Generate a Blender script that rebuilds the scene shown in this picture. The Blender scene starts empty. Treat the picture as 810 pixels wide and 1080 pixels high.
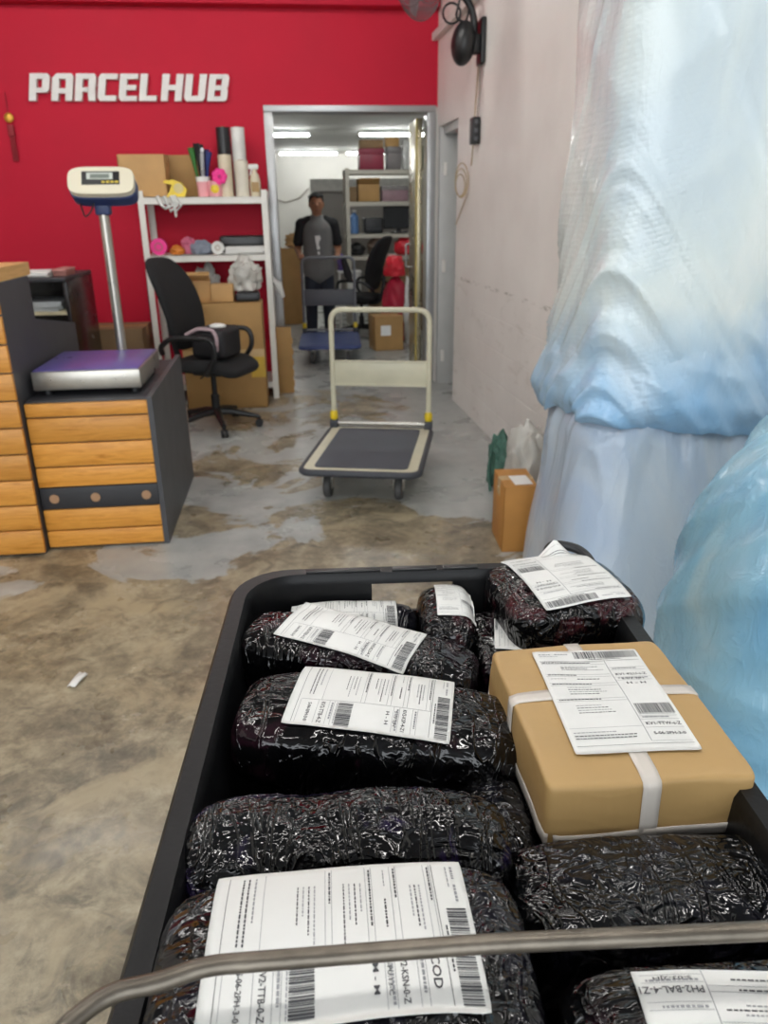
import bpy, bmesh, math, random
from mathutils import Vector, Matrix, noise
from mathutils.bvhtree import BVHTree
random.seed(7)
S = bpy.context.scene
COL = S.collection
R = math.radians

# ------------------------------------------------------------------ camera
CAM_H = 1.45
cd = bpy.data.cameras.new('camera'); cam = bpy.data.objects.new('camera', cd); COL.objects.link(cam)
yaw, pit, roll = R(6.22), R(21.47), R(0.69)
fw = Vector((math.sin(yaw)*math.cos(pit), math.cos(yaw)*math.cos(pit), -math.sin(pit)))
r0 = Vector((math.cos(yaw), -math.sin(yaw), 0)); u0 = r0.cross(fw)
rt = math.cos(roll)*r0 - math.sin(roll)*u0; up = math.sin(roll)*r0 + math.cos(roll)*u0
m = Matrix((rt, up, -fw)).transposed().to_4x4(); m.translation = (0, 0, CAM_H)
cam.matrix_world = m
cd.sensor_fit = 'VERTICAL'; cd.sensor_height = 36.0; cd.lens = 36.0*811/1080
cd.clip_start = 0.02; cd.clip_end = 60
cd.dof.use_dof = True; cd.dof.focus_distance = 0.70; cd.dof.aperture_fstop = 11.0
S.camera = cam

# ------------------------------------------------------------------ world, lights, exposure
S.view_settings.view_transform = 'Standard'
S.view_settings.look = 'None'
S.view_settings.gamma = 1.0
S.view_settings.use_curve_mapping = False
S.view_settings.exposure = 0.0
W = bpy.data.worlds.new('world'); S.world = W; W.use_nodes = True
W.node_tree.nodes['Background'].inputs[0].default_value = (0.86, 0.93, 1.0, 1)
W.node_tree.nodes['Background'].inputs[1].default_value = 0.9

def area(name, loc, target, sx, sy, power, col):
    l = bpy.data.lights.new(name, 'AREA'); l.shape = 'RECTANGLE'; l.size = sx; l.size_y = sy
    l.energy = power; l.color = col
    o = bpy.data.objects.new(name, l); COL.objects.link(o); o.location = loc
    d = Vector(target) - Vector(loc)
    o.rotation_euler = d.to_track_quat('-Z', 'Y').to_euler()
    return o
area('shopfront_daylight', (-1.0, -3.2, 1.8), (0.6, 3, 1.0), 5.5, 2.8, 155, (0.93, 0.97, 1.0))
TUBE_FRONT, TUBE_REAR = 42.0, 66.0

# ------------------------------------------------------------------ helpers
def lin(h):
    h = h.lstrip('#'); c = [int(h[i:i+2], 16)/255 for i in (0, 2, 4)]
    return tuple(x/12.92 if x <= .04045 else ((x+.055)/1.055)**2.4 for x in c) + (1,)

class NT:
    def __init__(s, name):
        s.m = bpy.data.materials.new(name); s.m.use_nodes = True
        s.t = s.m.node_tree; s.n = s.t.nodes; s.l = s.t.links
        s.b = s.n['Principled BSDF']
        s.tc = s.n.new('ShaderNodeTexCoord')
    def new(s, t, **k):
        x = s.n.new(t)
        for a, v in k.items(): setattr(x, a, v)
        return x
    def link(s, a, b): s.l.new(a, b)
    def mapping(s, scale=(1, 1, 1), src='Object', rot=(0, 0, 0), loc=(0, 0, 0)):
        mp = s.new('ShaderNodeMapping'); s.link(s.tc.outputs[src], mp.inputs[0])
        mp.inputs['Scale'].default_value = scale; mp.inputs['Rotation'].default_value = rot; mp.inputs['Location'].default_value = loc
        return mp.outputs[0]
    def noise(s, scale, detail=3, rough=.5, dist=0, vec=None):
        x = s.new('ShaderNodeTexNoise'); x.inputs['Scale'].default_value = scale
        x.inputs['Detail'].default_value = detail; x.inputs['Roughness'].default_value = rough
        x.inputs['Distortion'].default_value = dist
        s.link(vec if vec is not None else s.tc.outputs['Object'], x.inputs['Vector'])
        return x.outputs[0]
    def ramp(s, fac, stops, interp='LINEAR'):
        x = s.new('ShaderNodeValToRGB'); x.color_ramp.interpolation = interp
        e = x.color_ramp.elements
        while len(e) < len(stops): e.new(0.5)
        for i, (p, c) in enumerate(stops):
            e[i].position = p; e[i].color = c if len(c) == 4 else (*c, 1)
        s.link(fac, x.inputs[0]); return x.outputs[0]
    def math(s, op, a, b=None, c=None, clamp=False):
        x = s.new('ShaderNodeMath', operation=op); x.use_clamp = clamp
        for i, v in enumerate((a, b, c)):
            if v is None: continue
            if isinstance(v, (int, float)): x.inputs[i].default_value = v
            else: s.link(v, x.inputs[i])
        return x.outputs[0]
    def mix(s, fac, a, b, blend='MIX'):
        x = s.new('ShaderNodeMix', data_type='RGBA'); x.blend_type = blend
        if isinstance(fac, (int, float)): x.inputs[0].default_value = fac
        else: s.link(fac, x.inputs[0])
        for i, v in ((6, a), (7, b)):
            if isinstance(v, tuple): x.inputs[i].default_value = v
            else: s.link(v, x.inputs[i])
        return x.outputs[2]
    def bump(s, h, strength=.3, dist=.01, chain=None):
        x = s.new('ShaderNodeBump'); x.inputs['Strength'].default_value = strength
        x.inputs['Distance'].default_value = dist; s.link(h, x.inputs['Height'])
        if chain is not None: s.link(chain, x.inputs['Normal'])
        return x.outputs[0]
    def xyz(s, vec):
        x = s.new('ShaderNodeSeparateXYZ'); s.link(vec, x.inputs[0]); return x.outputs
    def set(s, **k):
        for a, v in k.items():
            a = {'base': 'Base Color', 'rough': 'Roughness', 'metal': 'Metallic', 'normal': 'Normal', 'spec': 'Specular IOR Level',
                 'coat': 'Coat Weight', 'coatr': 'Coat Roughness', 'alpha': 'Alpha', 'trans': 'Transmission Weight',
                 'emit': 'Emission Color', 'emits': 'Emission Strength', 'sheen': 'Sheen Weight', 'sss': 'Subsurface Weight'}[a]
            if isinstance(v, (int, float, tuple)): s.b.inputs[a].default_value = v
            else: s.link(v, s.b.inputs[a])
        return s

MATS = {}
def simple(name, hexc, rough=.5, metal=0., var=.12, vscale=8, bump=0., bscale=60, spec=.5, **k):
    """plain procedural material: a colour that varies softly, a slightly varying gloss and an optional grain"""
    if name in MATS: return MATS[name]
    t = NT(name); c = lin(hexc)
    n = t.noise(vscale, 4)
    a = tuple(min(1, x*(1-var)) for x in c[:3]) + (1,); b = tuple(min(1, x*(1+var)) for x in c[:3]) + (1,)
    t.set(base=t.ramp(n, [(.3, a), (.7, b)]), metal=metal, spec=spec)
    t.set(rough=t.math('MULTIPLY_ADD', n, .16, rough-.08, clamp=True))
    if bump: t.set(normal=t.bump(t.noise(bscale, 4), bump, .004))
    t.set(**k)
    MATS[name] = t.m; return t.m

WM = {}
class MB:
    def __init__(s): s.bm = bmesh.new(); s.mi = 0; s.T = Matrix()
    def _fin(s, verts, M=None):
        mm = s.T @ (M or Matrix())
        bmesh.ops.transform(s.bm, matrix=mm, verts=verts)
        for f in {f for v in verts for f in v.link_faces}: f.material_index = s.mi
        return verts
    def box(s, lo, hi, bev=0., seg=2, rot=0., M=None):
        c = [(a+b)/2 for a, b in zip(lo, hi)]; d = [abs(b-a) for a, b in zip(lo, hi)]
        r = bmesh.ops.create_cube(s.bm, size=1)['verts']
        bmesh.ops.scale(s.bm, vec=d, verts=r)
        if bev:
            e = list({e for v in r for e in v.link_edges})
            res = bmesh.ops.bevel(s.bm, geom=e, offset=min(bev, min(d)*.45), segments=seg, affect='EDGES', profile=.5)
            r = list({v for f in res['faces'] for v in f.verts} | {v for v in r if v.is_valid})
        mm = Matrix.Translation(c) @ Matrix.Rotation(rot, 4, 'Z')
        return s._fin(r, (M or Matrix()) @ mm)
    def tube(s, pts, r, seg=12, closed=False, cap=True):
        """tube along a polyline; r a number or one per point"""
        pts = [Vector(p) for p in pts]; n = len(pts)
        rr = r if isinstance(r, (list, tuple)) else [r]*n
        rings = []; prev = None
        for i, p in enumerate(pts):
            if closed: t = (pts[(i+1) % n]-pts[i-1]).normalized()
            else: t = (pts[min(i+1, n-1)]-pts[max(i-1, 0)]).normalized()
            if prev is None:
                a = Vector((0, 0, 1)) if abs(t.z) < .9 else Vector((1, 0, 0))
                x = t.cross(a).normalized()
            else:
                x = (prev - t*prev.dot(t)).normalized()
            prev = x; y = t.cross(x)
            rings.append([s.bm.verts.new(p + (x*math.cos(2*math.pi*k/seg)+y*math.sin(2*math.pi*k/seg))*rr[i]) for k in range(seg)])
        fs = []
        for i in range(n if closed else n-1):
            A, B = rings[i], rings[(i+1) % n]
            for k in range(seg): fs.append(s.bm.faces.new((A[k], A[(k+1) % seg], B[(k+1) % seg], B[k])))
        if cap and not closed:
            fs.append(s.bm.faces.new(rings[0][::-1])); fs.append(s.bm.faces.new(rings[-1]))
        v = [x for g in rings for x in g]; return s._fin(v)
    def cyl(s, a, b, r, r2=None, seg=20): return s.tube([a, b], [r, r if r2 is None else r2], seg)
    def lathe(s, prof, c=(0, 0, 0), seg=24, M=None):
        """profile [(r,z)...] turned about the vertical through c"""
        rings = []
        for r, z in prof:
            rings.append([s.bm.verts.new((r*math.cos(2*math.pi*k/seg), r*math.sin(2*math.pi*k/seg), z)) for k in range(seg)])
        for A, B in zip(rings, rings[1:]):
            for k in range(seg): s.bm.faces.new((A[k], A[(k+1) % seg], B[(k+1) % seg], B[k]))
        s.bm.faces.new(rings[0][::-1]); s.bm.faces.new(rings[-1])
        return s._fin([x for g in rings for x in g], Matrix.Translation(c) @ (M or Matrix()))
    def ball(s, c, r, seg=16, M=None):
        v = bmesh.ops.create_uvsphere(s.bm, u_segments=seg, v_segments=max(6, seg*2//3), radius=1)['verts']
        rr = r if isinstance(r, (list, tuple)) else (r, r, r)
        return s._fin(v, Matrix.Translation(c) @ (M or Matrix()) @ Matrix.Diagonal((*rr, 1)))
    def prism(s, poly, lo, hi, axis='Z'):
        """polygon extruded along an axis; poly coords are the other two axes in order"""
        def P(u, v, w): return {'Z': (u, v, w), 'Y': (u, w, v), 'X': (w, u, v)}[axis]
        A = [s.bm.verts.new(P(u, v, lo)) for u, v in poly]; B = [s.bm.verts.new(P(u, v, hi)) for u, v in poly]
        n = len(poly); s.bm.faces.new(A); s.bm.faces.new(B[::-1])
        for k in range(n): s.bm.faces.new((A[k], B[k], B[(k+1) % n], A[(k+1) % n]))
        return s._fin(A+B)
    def build(s, name, mats, parent=None, smooth=35, world=True, root=None):
        """one mesh object. root: the point that becomes the origin of a top-level mesh"""
        bmesh.ops.recalc_face_normals(s.bm, faces=s.bm.faces)
        me = bpy.data.meshes.new(name)
        o = bpy.data.objects.new(name, me); COL.objects.link(o)
        if parent is not None:
            if world: bmesh.ops.transform(s.bm, matrix=WM[parent].inverted(), verts=s.bm.verts)
            o.parent = parent; WM[o] = WM[parent].copy()
        elif root is not None:
            mr = root if isinstance(root, Matrix) else Matrix.Translation(root)
            if world: bmesh.ops.transform(s.bm, matrix=mr.inverted(), verts=s.bm.verts)
            o.matrix_world = mr; WM[o] = mr.copy()
        else: WM[o] = Matrix()
        s.bm.to_mesh(me); s.bm.free()
        for x in (mats if isinstance(mats, (list, tuple)) else [mats]): me.materials.append(x)
        if smooth:
            me.polygons.foreach_set('use_smooth', [True]*len(me.polygons))
            if smooth < 180: me.set_sharp_from_angle(angle=R(smooth))
        return o

def tag(o, label=None, cat=None, group=None, kind=None):
    if label: o['label'] = label
    if cat: o['category'] = cat
    if group: o['group'] = group
    if kind: o['kind'] = kind
    return o
def thing(name, label, cat, loc=(0, 0, 0), rz=0., group=None, rx=0., ry=0.):
    o = bpy.data.objects.new(name, None); COL.objects.link(o); o.empty_display_size = .1
    mm = Matrix.Translation(loc) @ Matrix.Rotation(rz, 4, 'Z') @ Matrix.Rotation(ry, 4, 'Y') @ Matrix.Rotation(rx, 4, 'X')
    o.matrix_world = mm; WM[o] = mm
    return tag(o, label, cat, group)
def dup(root, loc, rz, label=None, group=None):
    r = root.copy(); COL.objects.link(r); r.location = loc; r.rotation_euler = (0, 0, rz)
    if label: r['label'] = label
    if group: r['group'] = group
    for ch in list(root.children):
        c = ch.copy(); COL.objects.link(c); c.parent = r
        for g in ch.children:
            d = g.copy(); COL.objects.link(d); d.parent = c
    return r
def struct(name, mb, mat, smooth=30, **k): return tag(mb.build(name, mat, smooth=smooth, **k), kind='structure')
def fillet(pts, r, seg=6):
    """round the corners of a polyline"""
    pts = [Vector(p) for p in pts]; out = [pts[0]]
    for a, b, c in zip(pts, pts[1:], pts[2:]):
        d1 = (a-b); d2 = (c-b); k = min(r, d1.length*.48, d2.length*.48)
        p, q = b+d1.normalized()*k, b+d2.normalized()*k
        for i in range(seg+1):
            t = i/seg; out.append(p*(1-t)**2 + b*2*t*(1-t) + q*t*t)
    out.append(pts[-1]); return out


# ------------------------------------------------------------------ materials of the setting
def m_floor():
    t = NT('stained_concrete'); P = t.tc.outputs['Object']
    big = t.noise(1.1, 6, .6, .6); mid = t.noise(4.5, 8, .65, .4); fine = t.noise(13, 8, .78, .3)
    a = t.math('ADD', t.math('MULTIPLY', big, .30), t.math('ADD', t.math('MULTIPLY', mid, .32), t.math('MULTIPLY', fine, .44)))
    conc = t.ramp(a, [(.37, lin('#4a453c')), (.46, lin('#6c6454')), (.52, lin('#857b67')), (.57, lin('#9e937b')), (.67, lin('#b9ad95'))])
    tan = t.noise(3.2, 5, .6, 1.0, vec=t.mapping(loc=(3, 7, 0)))
    conc = t.mix(t.ramp(tan, [(.54, (0, 0, 0)), (.66, (.8, .8, .8))]), conc, lin('#a89a7e'))
    dk = t.noise(6.0, 6, .65, 1.2, vec=t.mapping(loc=(13, 2, 0)))
    conc = t.mix(t.ramp(dk, [(.55, (0, 0, 0)), (.68, (.75, .75, .75))]), conc, lin('#4c473e'))
    # worn grey floor paint, left mostly in the middle of the shop and along the wall
    x, y, z = t.xyz(P)
    wy = t.new('ShaderNodeMapRange'); t.link(y, wy.inputs[0]); wy.inputs[1].default_value = 2.3; wy.inputs[2].default_value = 3.7
    wy.inputs[3].default_value = -.20; wy.inputs[4].default_value = .025
    wx = t.new('ShaderNodeMapRange'); t.link(x, wx.inputs[0]); wx.inputs[1].default_value = .55; wx.inputs[2].default_value = 1.0
    wx.inputs[3].default_value = 0; wx.inputs[4].default_value = .12
    rr = t.new('ShaderNodeMapRange'); t.link(y, rr.inputs[0]); rr.inputs[1].default_value = 6.6; rr.inputs[2].default_value = 7.6
    rr.inputs[3].default_value = 0; rr.inputs[4].default_value = .22
    pn = t.noise(1.5, 7, .58, .8, vec=t.mapping(loc=(5.3, 1.2, 0)))
    pm = t.math('ADD', t.math('ADD', pn, wy.outputs[0]), t.math('ADD', wx.outputs[0], rr.outputs[0]))
    mask = t.ramp(pm, [(.50, (0, 0, 0)), (.518, (1, 1, 1))])
    paint = t.ramp(t.noise(7, 5, .6), [(.3, lin('#9a9d9b')), (.7, lin('#b4b6b2'))])
    base = t.mix(mask, conc, paint)
    rough = t.ramp(t.noise(2.2, 5, .6, vec=t.mapping(loc=(1, 9, 0))), [(.35, (.2, .2, .2)), (.65, (.42, .42, .42))])
    t.set(base=base, rough=rough, spec=.5, normal=t.bump(t.math('ADD', fine, t.math('MULTIPLY', mask, .4)), .12, .004))
    return t.m
def m_wall_white():
    t = NT('painted_block_wall')
    x, y, z = t.xyz(t.tc.outputs['Object'])
    cv = t.new('ShaderNodeCombineXYZ'); t.link(y, cv.inputs[0]); t.link(z, cv.inputs[1])
    br = t.new('ShaderNodeTexBrick'); t.link(cv.outputs[0], br.inputs['Vector'])
    br.inputs['Scale'].default_value = 1.0; br.inputs['Brick Width'].default_value = .4; br.inputs['Row Height'].default_value = .2
    br.inputs['Mortar Size'].default_value = .006; br.inputs['Mortar Smooth'].default_value = .6
    n = t.noise(2.0, 5); n2 = t.noise(25, 4)
    base = t.ramp(n, [(.3, lin('#e4dfda')), (.7, lin('#efece7'))])
    low = t.new('ShaderNodeMapRange'); t.link(z, low.inputs[0]); low.inputs[1].default_value = 1.0; low.inputs[2].default_value = .9
    low.inputs[3].default_value = 0; low.inputs[4].default_value = 1
    # scuffed line of plaster where the old dado ended, and scuffs below it
    d = t.math('ABSOLUTE', t.math('SUBTRACT', z, .965)); band = t.math('LESS_THAN', d, .012)
    sc = t.ramp(t.noise(9, 5, .7, vec=t.mapping(scale=(1, 1, 4))), [(.5, (0, 0, 0)), (.6, (1, 1, 1))])
    base = t.mix(t.math('MULTIPLY', t.math('MULTIPLY', band, sc), .6), base, lin('#8d8678'))
    sc2 = t.ramp(t.noise(3.2, 6, .7, 1.0, vec=t.mapping(scale=(1, 1, 2.5), loc=(4, 4, 4))), [(.56, (0, 0, 0)), (.68, (1, 1, 1))])
    base = t.mix(t.math('MULTIPLY', t.math('MULTIPLY', sc2, low.outputs[0]), .3), base, lin('#a99f8e'))
    h = t.math('ADD', t.math('MULTIPLY', br.outputs['Fac'], t.math('MULTIPLY_ADD', low.outputs[0], -.9, -.1)), t.math('MULTIPLY', n2, .3))
    t.set(base=base, rough=.55, normal=t.bump(h, .35, .006)); return t.m
M_FLOOR = m_floor(); M_WHITE = m_wall_white()
M_RED = simple('red_wall_paint', '#bd1b35', .62, var=.05, vscale=1.5, bump=.04, spec=.2)
M_PLASTER = simple('white_plaster', '#dcd9d3', .6, var=.04, vscale=1.5)
M_CEIL2 = simple('rear_ceiling_paint', '#d9d8d4', .7, var=.03, vscale=1)
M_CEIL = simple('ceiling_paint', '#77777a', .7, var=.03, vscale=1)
M_GREYP = simple('grey_partition_board', '#8b8783', .6, var=.06, vscale=2)
M_ALU = simple('aluminium_frame', '#a9abac', .35, .55, var=.06)
M_GREYPAINT = simple('grey_gloss_paint', '#b5b6b4', .4, var=.05)
def emis(name, col, strength):
    t = NT(name); t.set(base=(.9, .9, .9, 1), emit=col, emits=strength); return t.m
M_TUBE = emis('fluorescent_tube', (1, .97, .93, 1), TUBE_FRONT)
M_TUBE2 = emis('fluorescent_tube_far', (.97, 1, .98, 1), TUBE_REAR)

# ------------------------------------------------------------------ the setting
YW = 6.83                    # face of the red wall
ZC = 3.25
b = MB(); b.box((-4.2, -3.2, -.1), (3.2, 19, 0)); struct('floor', b, M_FLOOR, 0)
# red wall with the doorway left open
b = MB()
b.box((-4.2, YW, 0), (-.16, YW+.15, ZC)); b.box((-.16, YW, 2.21), (1.19, YW+.15, ZC)); b.box((1.19, YW, 2.21), (1.23, YW+.15, ZC))
struct('wall_back', b, M_RED, 0)
b = MB(); b.box((1.19, YW-.002, 0), (1.23, YW+.15, 2.21)); struct('trim_5', b, M_PLASTER, 0)
b = MB(); b.box((-4.0, YW-.14, 2.87), (1.20, YW, ZC), .004); struct('trim_1', b, M_RED)
# right wall: slightly out of square, a recessed door next to the red wall; it ends where the wrapped packs stand
def wx(y): return 1.215 + (YW-y)*.0257
b = MB()
def wslab(y0, y1, z0, z1, t=.16): b.prism([(wx(y0), y0), (wx(y1), y1), (wx(y1)+t, y1), (wx(y0)+t, y0)], z0, z1)
wslab(3.14, 6.08, 0, ZC); wslab(6.08, 6.78, 2.06, ZC); wslab(6.78, YW+.15, 0, ZC)
struct('wall_right', b, M_WHITE, 0)
b = MB(); b.box((wx(3.14)+.16, 3.14, 0), (3.2, 3.30, ZC)); struct('wall_alcove', b, M_PLASTER, 0)
b = MB(); b.box((3.04, -3.2, 0), (3.2, 3.14, ZC)); struct('wall_side', b, M_PLASTER, 0)
b = MB(); b.box((-4.2, -3.2, 0), (-4.0, YW, ZC)); struct('wall_left', b, M_PLASTER, 0)
b = MB(); b.box((-4.2, -3.2, ZC), (3.2, YW+.15, ZC+.1)); struct('ceiling', b, M_CEIL, 0)
b = MB(); b.prism([(wx(4.2)-.05, 4.2), (wx(4.2), 4.2), (wx(YW), YW), (wx(YW)-.05, YW)], 2.67, 2.72); struct('trim_2', b, M_PLASTER, 0)
# door frame and the closed door in the recess
b = MB(); b.box((wx(6.75)+.0, 6.70, 0), (wx(6.75)+.17, 6.78, 2.06), .006); b.box((wx(6.4)+.02, 6.08, 2.0), (wx(6.4)+.16, 6.70, 2.06), .006)
df = struct('trim_3', b, M_GREYPAINT)
b = MB(); b.box((wx(6.4)+.13, 6.08, 0), (wx(6.4)+.17, 6.70, 2.0), .004); d1 = struct('door_1', b, M_GREYPAINT)
b = MB()
for z in (.25, 1.0, 1.75): b.box((wx(6.75)+.03, 6.685, z-.05), (wx(6.75)+.06, 6.705, z+.05), .004)
b.build('hinge', M_PLASTER, d1)
# aluminium doorway frame
b = MB()
b.box((-.17, YW-.03, 0), (-.10, YW+.17, 2.17), .006); b.box((1.13, YW-.03, 0), (1.20, YW+.17, 2.17), .006)
b.box((-.17, YW-.03, 2.17), (1.20, YW+.17, 2.22), .006)
struct('trim_4', b, M_ALU)
# open door leaf swung into the back room
b = MB(); b.box((1.085, 7.02, .02), (1.125, 7.52, 2.15), .004)
lf = tag(b.build('door_2', simple('brushed_door_metal', '#a89f86', .28, .75, var=.1, vscale=3)), kind='structure')
b = MB(); b.box((1.07, 7.02, .02), (1.085, 7.07, 2.15), .002); b.build('edge_strip', simple('yellowed_strip', '#b9a55c', .4), lf)
b = MB(); b.tube(fillet([(1.086, 7.44, .95), (1.045, 7.44, .95), (1.045, 7.44, 1.15), (1.086, 7.44, 1.15)], .02), .009, 8); b.build('door_handle', M_ALU, lf)
# back room shell
b = MB(); b.box((-1.6, 18.4, 0), (3.2, 18.55, 2.6)); struct('wall_rear', b, M_PLASTER, 0)
b = MB(); b.box((-1.6, YW+.15, 0), (-1.45, 18.4, 2.6)); struct('wall_rear_left', b, M_PLASTER, 0)
b = MB(); b.box((3.05, YW+.15, 0), (3.2, 18.4, 2.6)); struct('wall_rear_right', b, M_PLASTER, 0)
b = MB(); b.box((-1.6, YW+.15, 2.6), (3.2, 18.55, 2.7)); struct('ceiling_rear', b, M_CEIL2, 0)
b = MB(); b.box((.40, 13.2, 0), (1.9, 13.26, 1.70), .005); b.box((.38, 13.18, 1.70), (1.92, 13.28, 1.74), .005); struct('wall_partition', b, M_GREYP)
b = MB(); b.box((.42, 17.0, 0), (3.05, 17.06, 1.98)); b.box((.42, 16.98, 1.98), (3.05, 17.08, 2.04)); struct('wall_screen', b, simple('pale_screen_board', '#b9b7b2', .6), 0)

# ceiling lamps
def tube_lamp(x, y, z, length, rz, label, mat, group):
    t = thing('ceiling_light', label, 'ceiling light', (x, y, z), rz, group)
    b = MB(); b.box((-length/2, -.045, -.03), (length/2, .045, -.0), .006); b.build('batten', simple('lamp_batten', '#e8e8e4', .4), t, world=False)
    b = MB()
    if mat is M_TUBE: b.box((-length/2+.02, -.035, -.075), (length/2-.02, .035, -.03), .012); b.build('diffuser', mat, t, world=False)
    else: b.tube([(-length/2+.03, 0, -.05), (length/2-.03, 0, -.05)], .016, 10); b.build('tube', mat, t, world=False)
    for s in (-1, 1):
        b = MB(); b.box((s*length/2-.02, -.02, -.07), (s*length/2+.02, .02, -.028), .004); b.build('holder', simple('lamp_batten', '#e8e8e4', .4), t, world=False)
    return t
g = 'fluorescent lamps in the back room'
tube_lamp(-.24, 13.2, 2.58, 1.22, 0, 'bright ceiling tube in the back room, left one of the nearer row', M_TUBE2, g)
tube_lamp(1.72, 13.2, 2.58, 1.22, 0, 'bright ceiling tube above the rear shelf, right one of the nearer row', M_TUBE2, g)
tube_lamp(.43, 17.4, 2.58, 1.22, 0, 'bright ceiling tube in the back room, left one of the far row', M_TUBE2, g)
tube_lamp(1.80, 17.4, 2.58, 1.22, 0, 'bright ceiling tube in the back room, right one of the far row', M_TUBE2, g)
tube_lamp(.9, 9.0, 2.58, 1.22, 0, 'ceiling tube just inside the back room', M_TUBE2, g)
g = 'fluorescent lamps over the shop floor'
for k, (x, y) in enumerate([(-1.7, 4.9), (.1, 4.9), (-1.7, 2.5), (.3, 2.3), (1.9, 1.2), (-1.2, .3), (.4, .35), (-2.6, 3.7)]):  # out of view; extra ones added to brighten the white wall and streak the film
    tube_lamp(x, y, ZC, 1.22, 0, 'unseen fluorescent tube on the ceiling over the shop floor', M_TUBE, g)

# ------------------------------------------------------------------ wall sign
M_LET = simple('white_sign_letters', '#dedcd8', .4, var=.02)
def letter_polys(ch):
    c = .09
    def bar(x0, y0, x1, y1): return [(x0, y0), (x1, y0), (x1, y1), (x0, y1)]
    if ch == 'P': return 1.0, [bar(0, 0, .36, 1), bar(.36, .8, .66, 1), bar(.36, .3, .66, .48), [(.64, .3), (.88, .3), (1, .42), (1, .88), (.88, 1), (.64, 1)]]
    if ch == 'A': return 1.05, [[(0, 0), (.36, 0), (.36, 1), (.22, 1), (0, .84)], bar(.36, .8, .70, 1), bar(.36, .28, .70, .46), [(.70, 0), (1.05, 0), (1.05, .9), (.95, 1), (.70, 1)]]
    if ch == 'R': return 1.03, [bar(0, 0, .36, 1), bar(.36, .8, .68, 1), bar(.36, .34, .68, .5), [(.66, .5), (1.0, .5), (1.03, .6), (1.03, .88), (.92, 1), (.66, 1)], [(.62, .5), (.70, 0), (1.07, 0), (1.0, .5)]]
    if ch == 'C': return .95, [[(0, .12), (.12, 0), (.36, 0), (.36, 1), (.12, 1), (0, .88)], bar(.36, 0, .95, .2), bar(.36, .8, .95, 1)]
    if ch == 'E': return .92, [[(0, .12), (.12, 0), (.36, 0), (.36, 1), (0, 1)], bar(.36, 0, .92, .19), bar(.36, .41, .86, .59), bar(.36, .81, .92, 1)]
    if ch == 'L': return .9, [bar(0, 0, .36, 1), bar(.36, 0, .9, .2)]
    if ch == 'H': return 1.08, [bar(0, 0, .36, 1), bar(.36, .4, .72, .6), bar(.72, 0, 1.08, 1)]
    if ch == 'U': return 1.08, [[(0, .12), (.12, 0), (.36, 0), (.36, 1), (0, 1)], bar(.36, 0, .72, .2), [(.72, 0), (.96, 0), (1.08, .12), (1.08, 1), (.72, 1)]]
    if ch == 'B': return 1.04, [bar(0, 0, .36, 1), bar(.36, 0, .7, .18), bar(.36, .41, .7, .59), bar(.36, .82, .7, 1), [(.68, 0), (.95, 0), (1.04, .1), (1.04, .42), (.98, .5), (1.04, .58), (1.04, .9), (.95, 1), (.68, 1)]]
sg = thing('wall_sign', 'raised white block letters reading PARCELHUB on the red wall', 'sign', (-1.16, YW, 2.24))
HL = .183; xs = 0; lay = []
for ch in 'PARCELHUB':
    w, p = letter_polys(ch); lay.append((ch, xs, w, p)); xs += w + (.22 if ch == 'L' else .13)
tot = xs-.13; sc = (1.505-.035)/tot
for ch, x0, w, p in lay:
    b = MB()
    for q in p: b.prism([(-1.915 + (x0+u)*sc + .20*v*HL, 2.243+v*HL) for u, v in q], YW-.045, YW-.0005, 'Y')
    b.build('letter', M_LET, sg, smooth=0)

# small hanging ornament cut by the left edge of the picture
t = thing('wall_ornament', 'small red and gold hanging ornament at far left of the red wall', 'ornament', (-2.085, YW-.03, 1.98))
b = MB(); b.ball((-2.085, YW-.03, 2.13), (.035, .012, .035), 12); b.build('gold_medallion', simple('gold_foil', '#d9a441', .35, .5), t)
b = MB(); b.box((-2.11, YW-.042, 2.0), (-2.06, YW-.015, 2.085), .008); b.build('red_charm', simple('dark_red_cord', '#8d1020', .6), t)
b = MB()
for k in range(7): b.tube([(-2.10+.005*k, YW-.028, 2.0), (-2.104+.0063*k, YW-.028, 1.83)], .003, 6)
b.build('tassel', simple('dark_red_cord', '#8d1020', .6), t)
b = MB(); b.tube([(-2.085, YW-.025, 2.3), (-2.085, YW-.028, 2.16)], .003, 6); b.build('cord', simple('dark_red_cord', '#8d1020', .6), t)

# cable running down the red wall
b = MB(); b.tube([(-1.205, YW-.012, 1.62), (-1.20, YW-.012, 1.2), (-1.215, YW-.012, .8), (-1.21, YW-.012, .35)], .007, 8)
tag(b.build('wall_cable', simple('maroon_cable', '#6d1424', .5), root=(-1.21, YW-.012, .35)), 'dark red cable running down the red wall behind the scale', 'cable')

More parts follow.
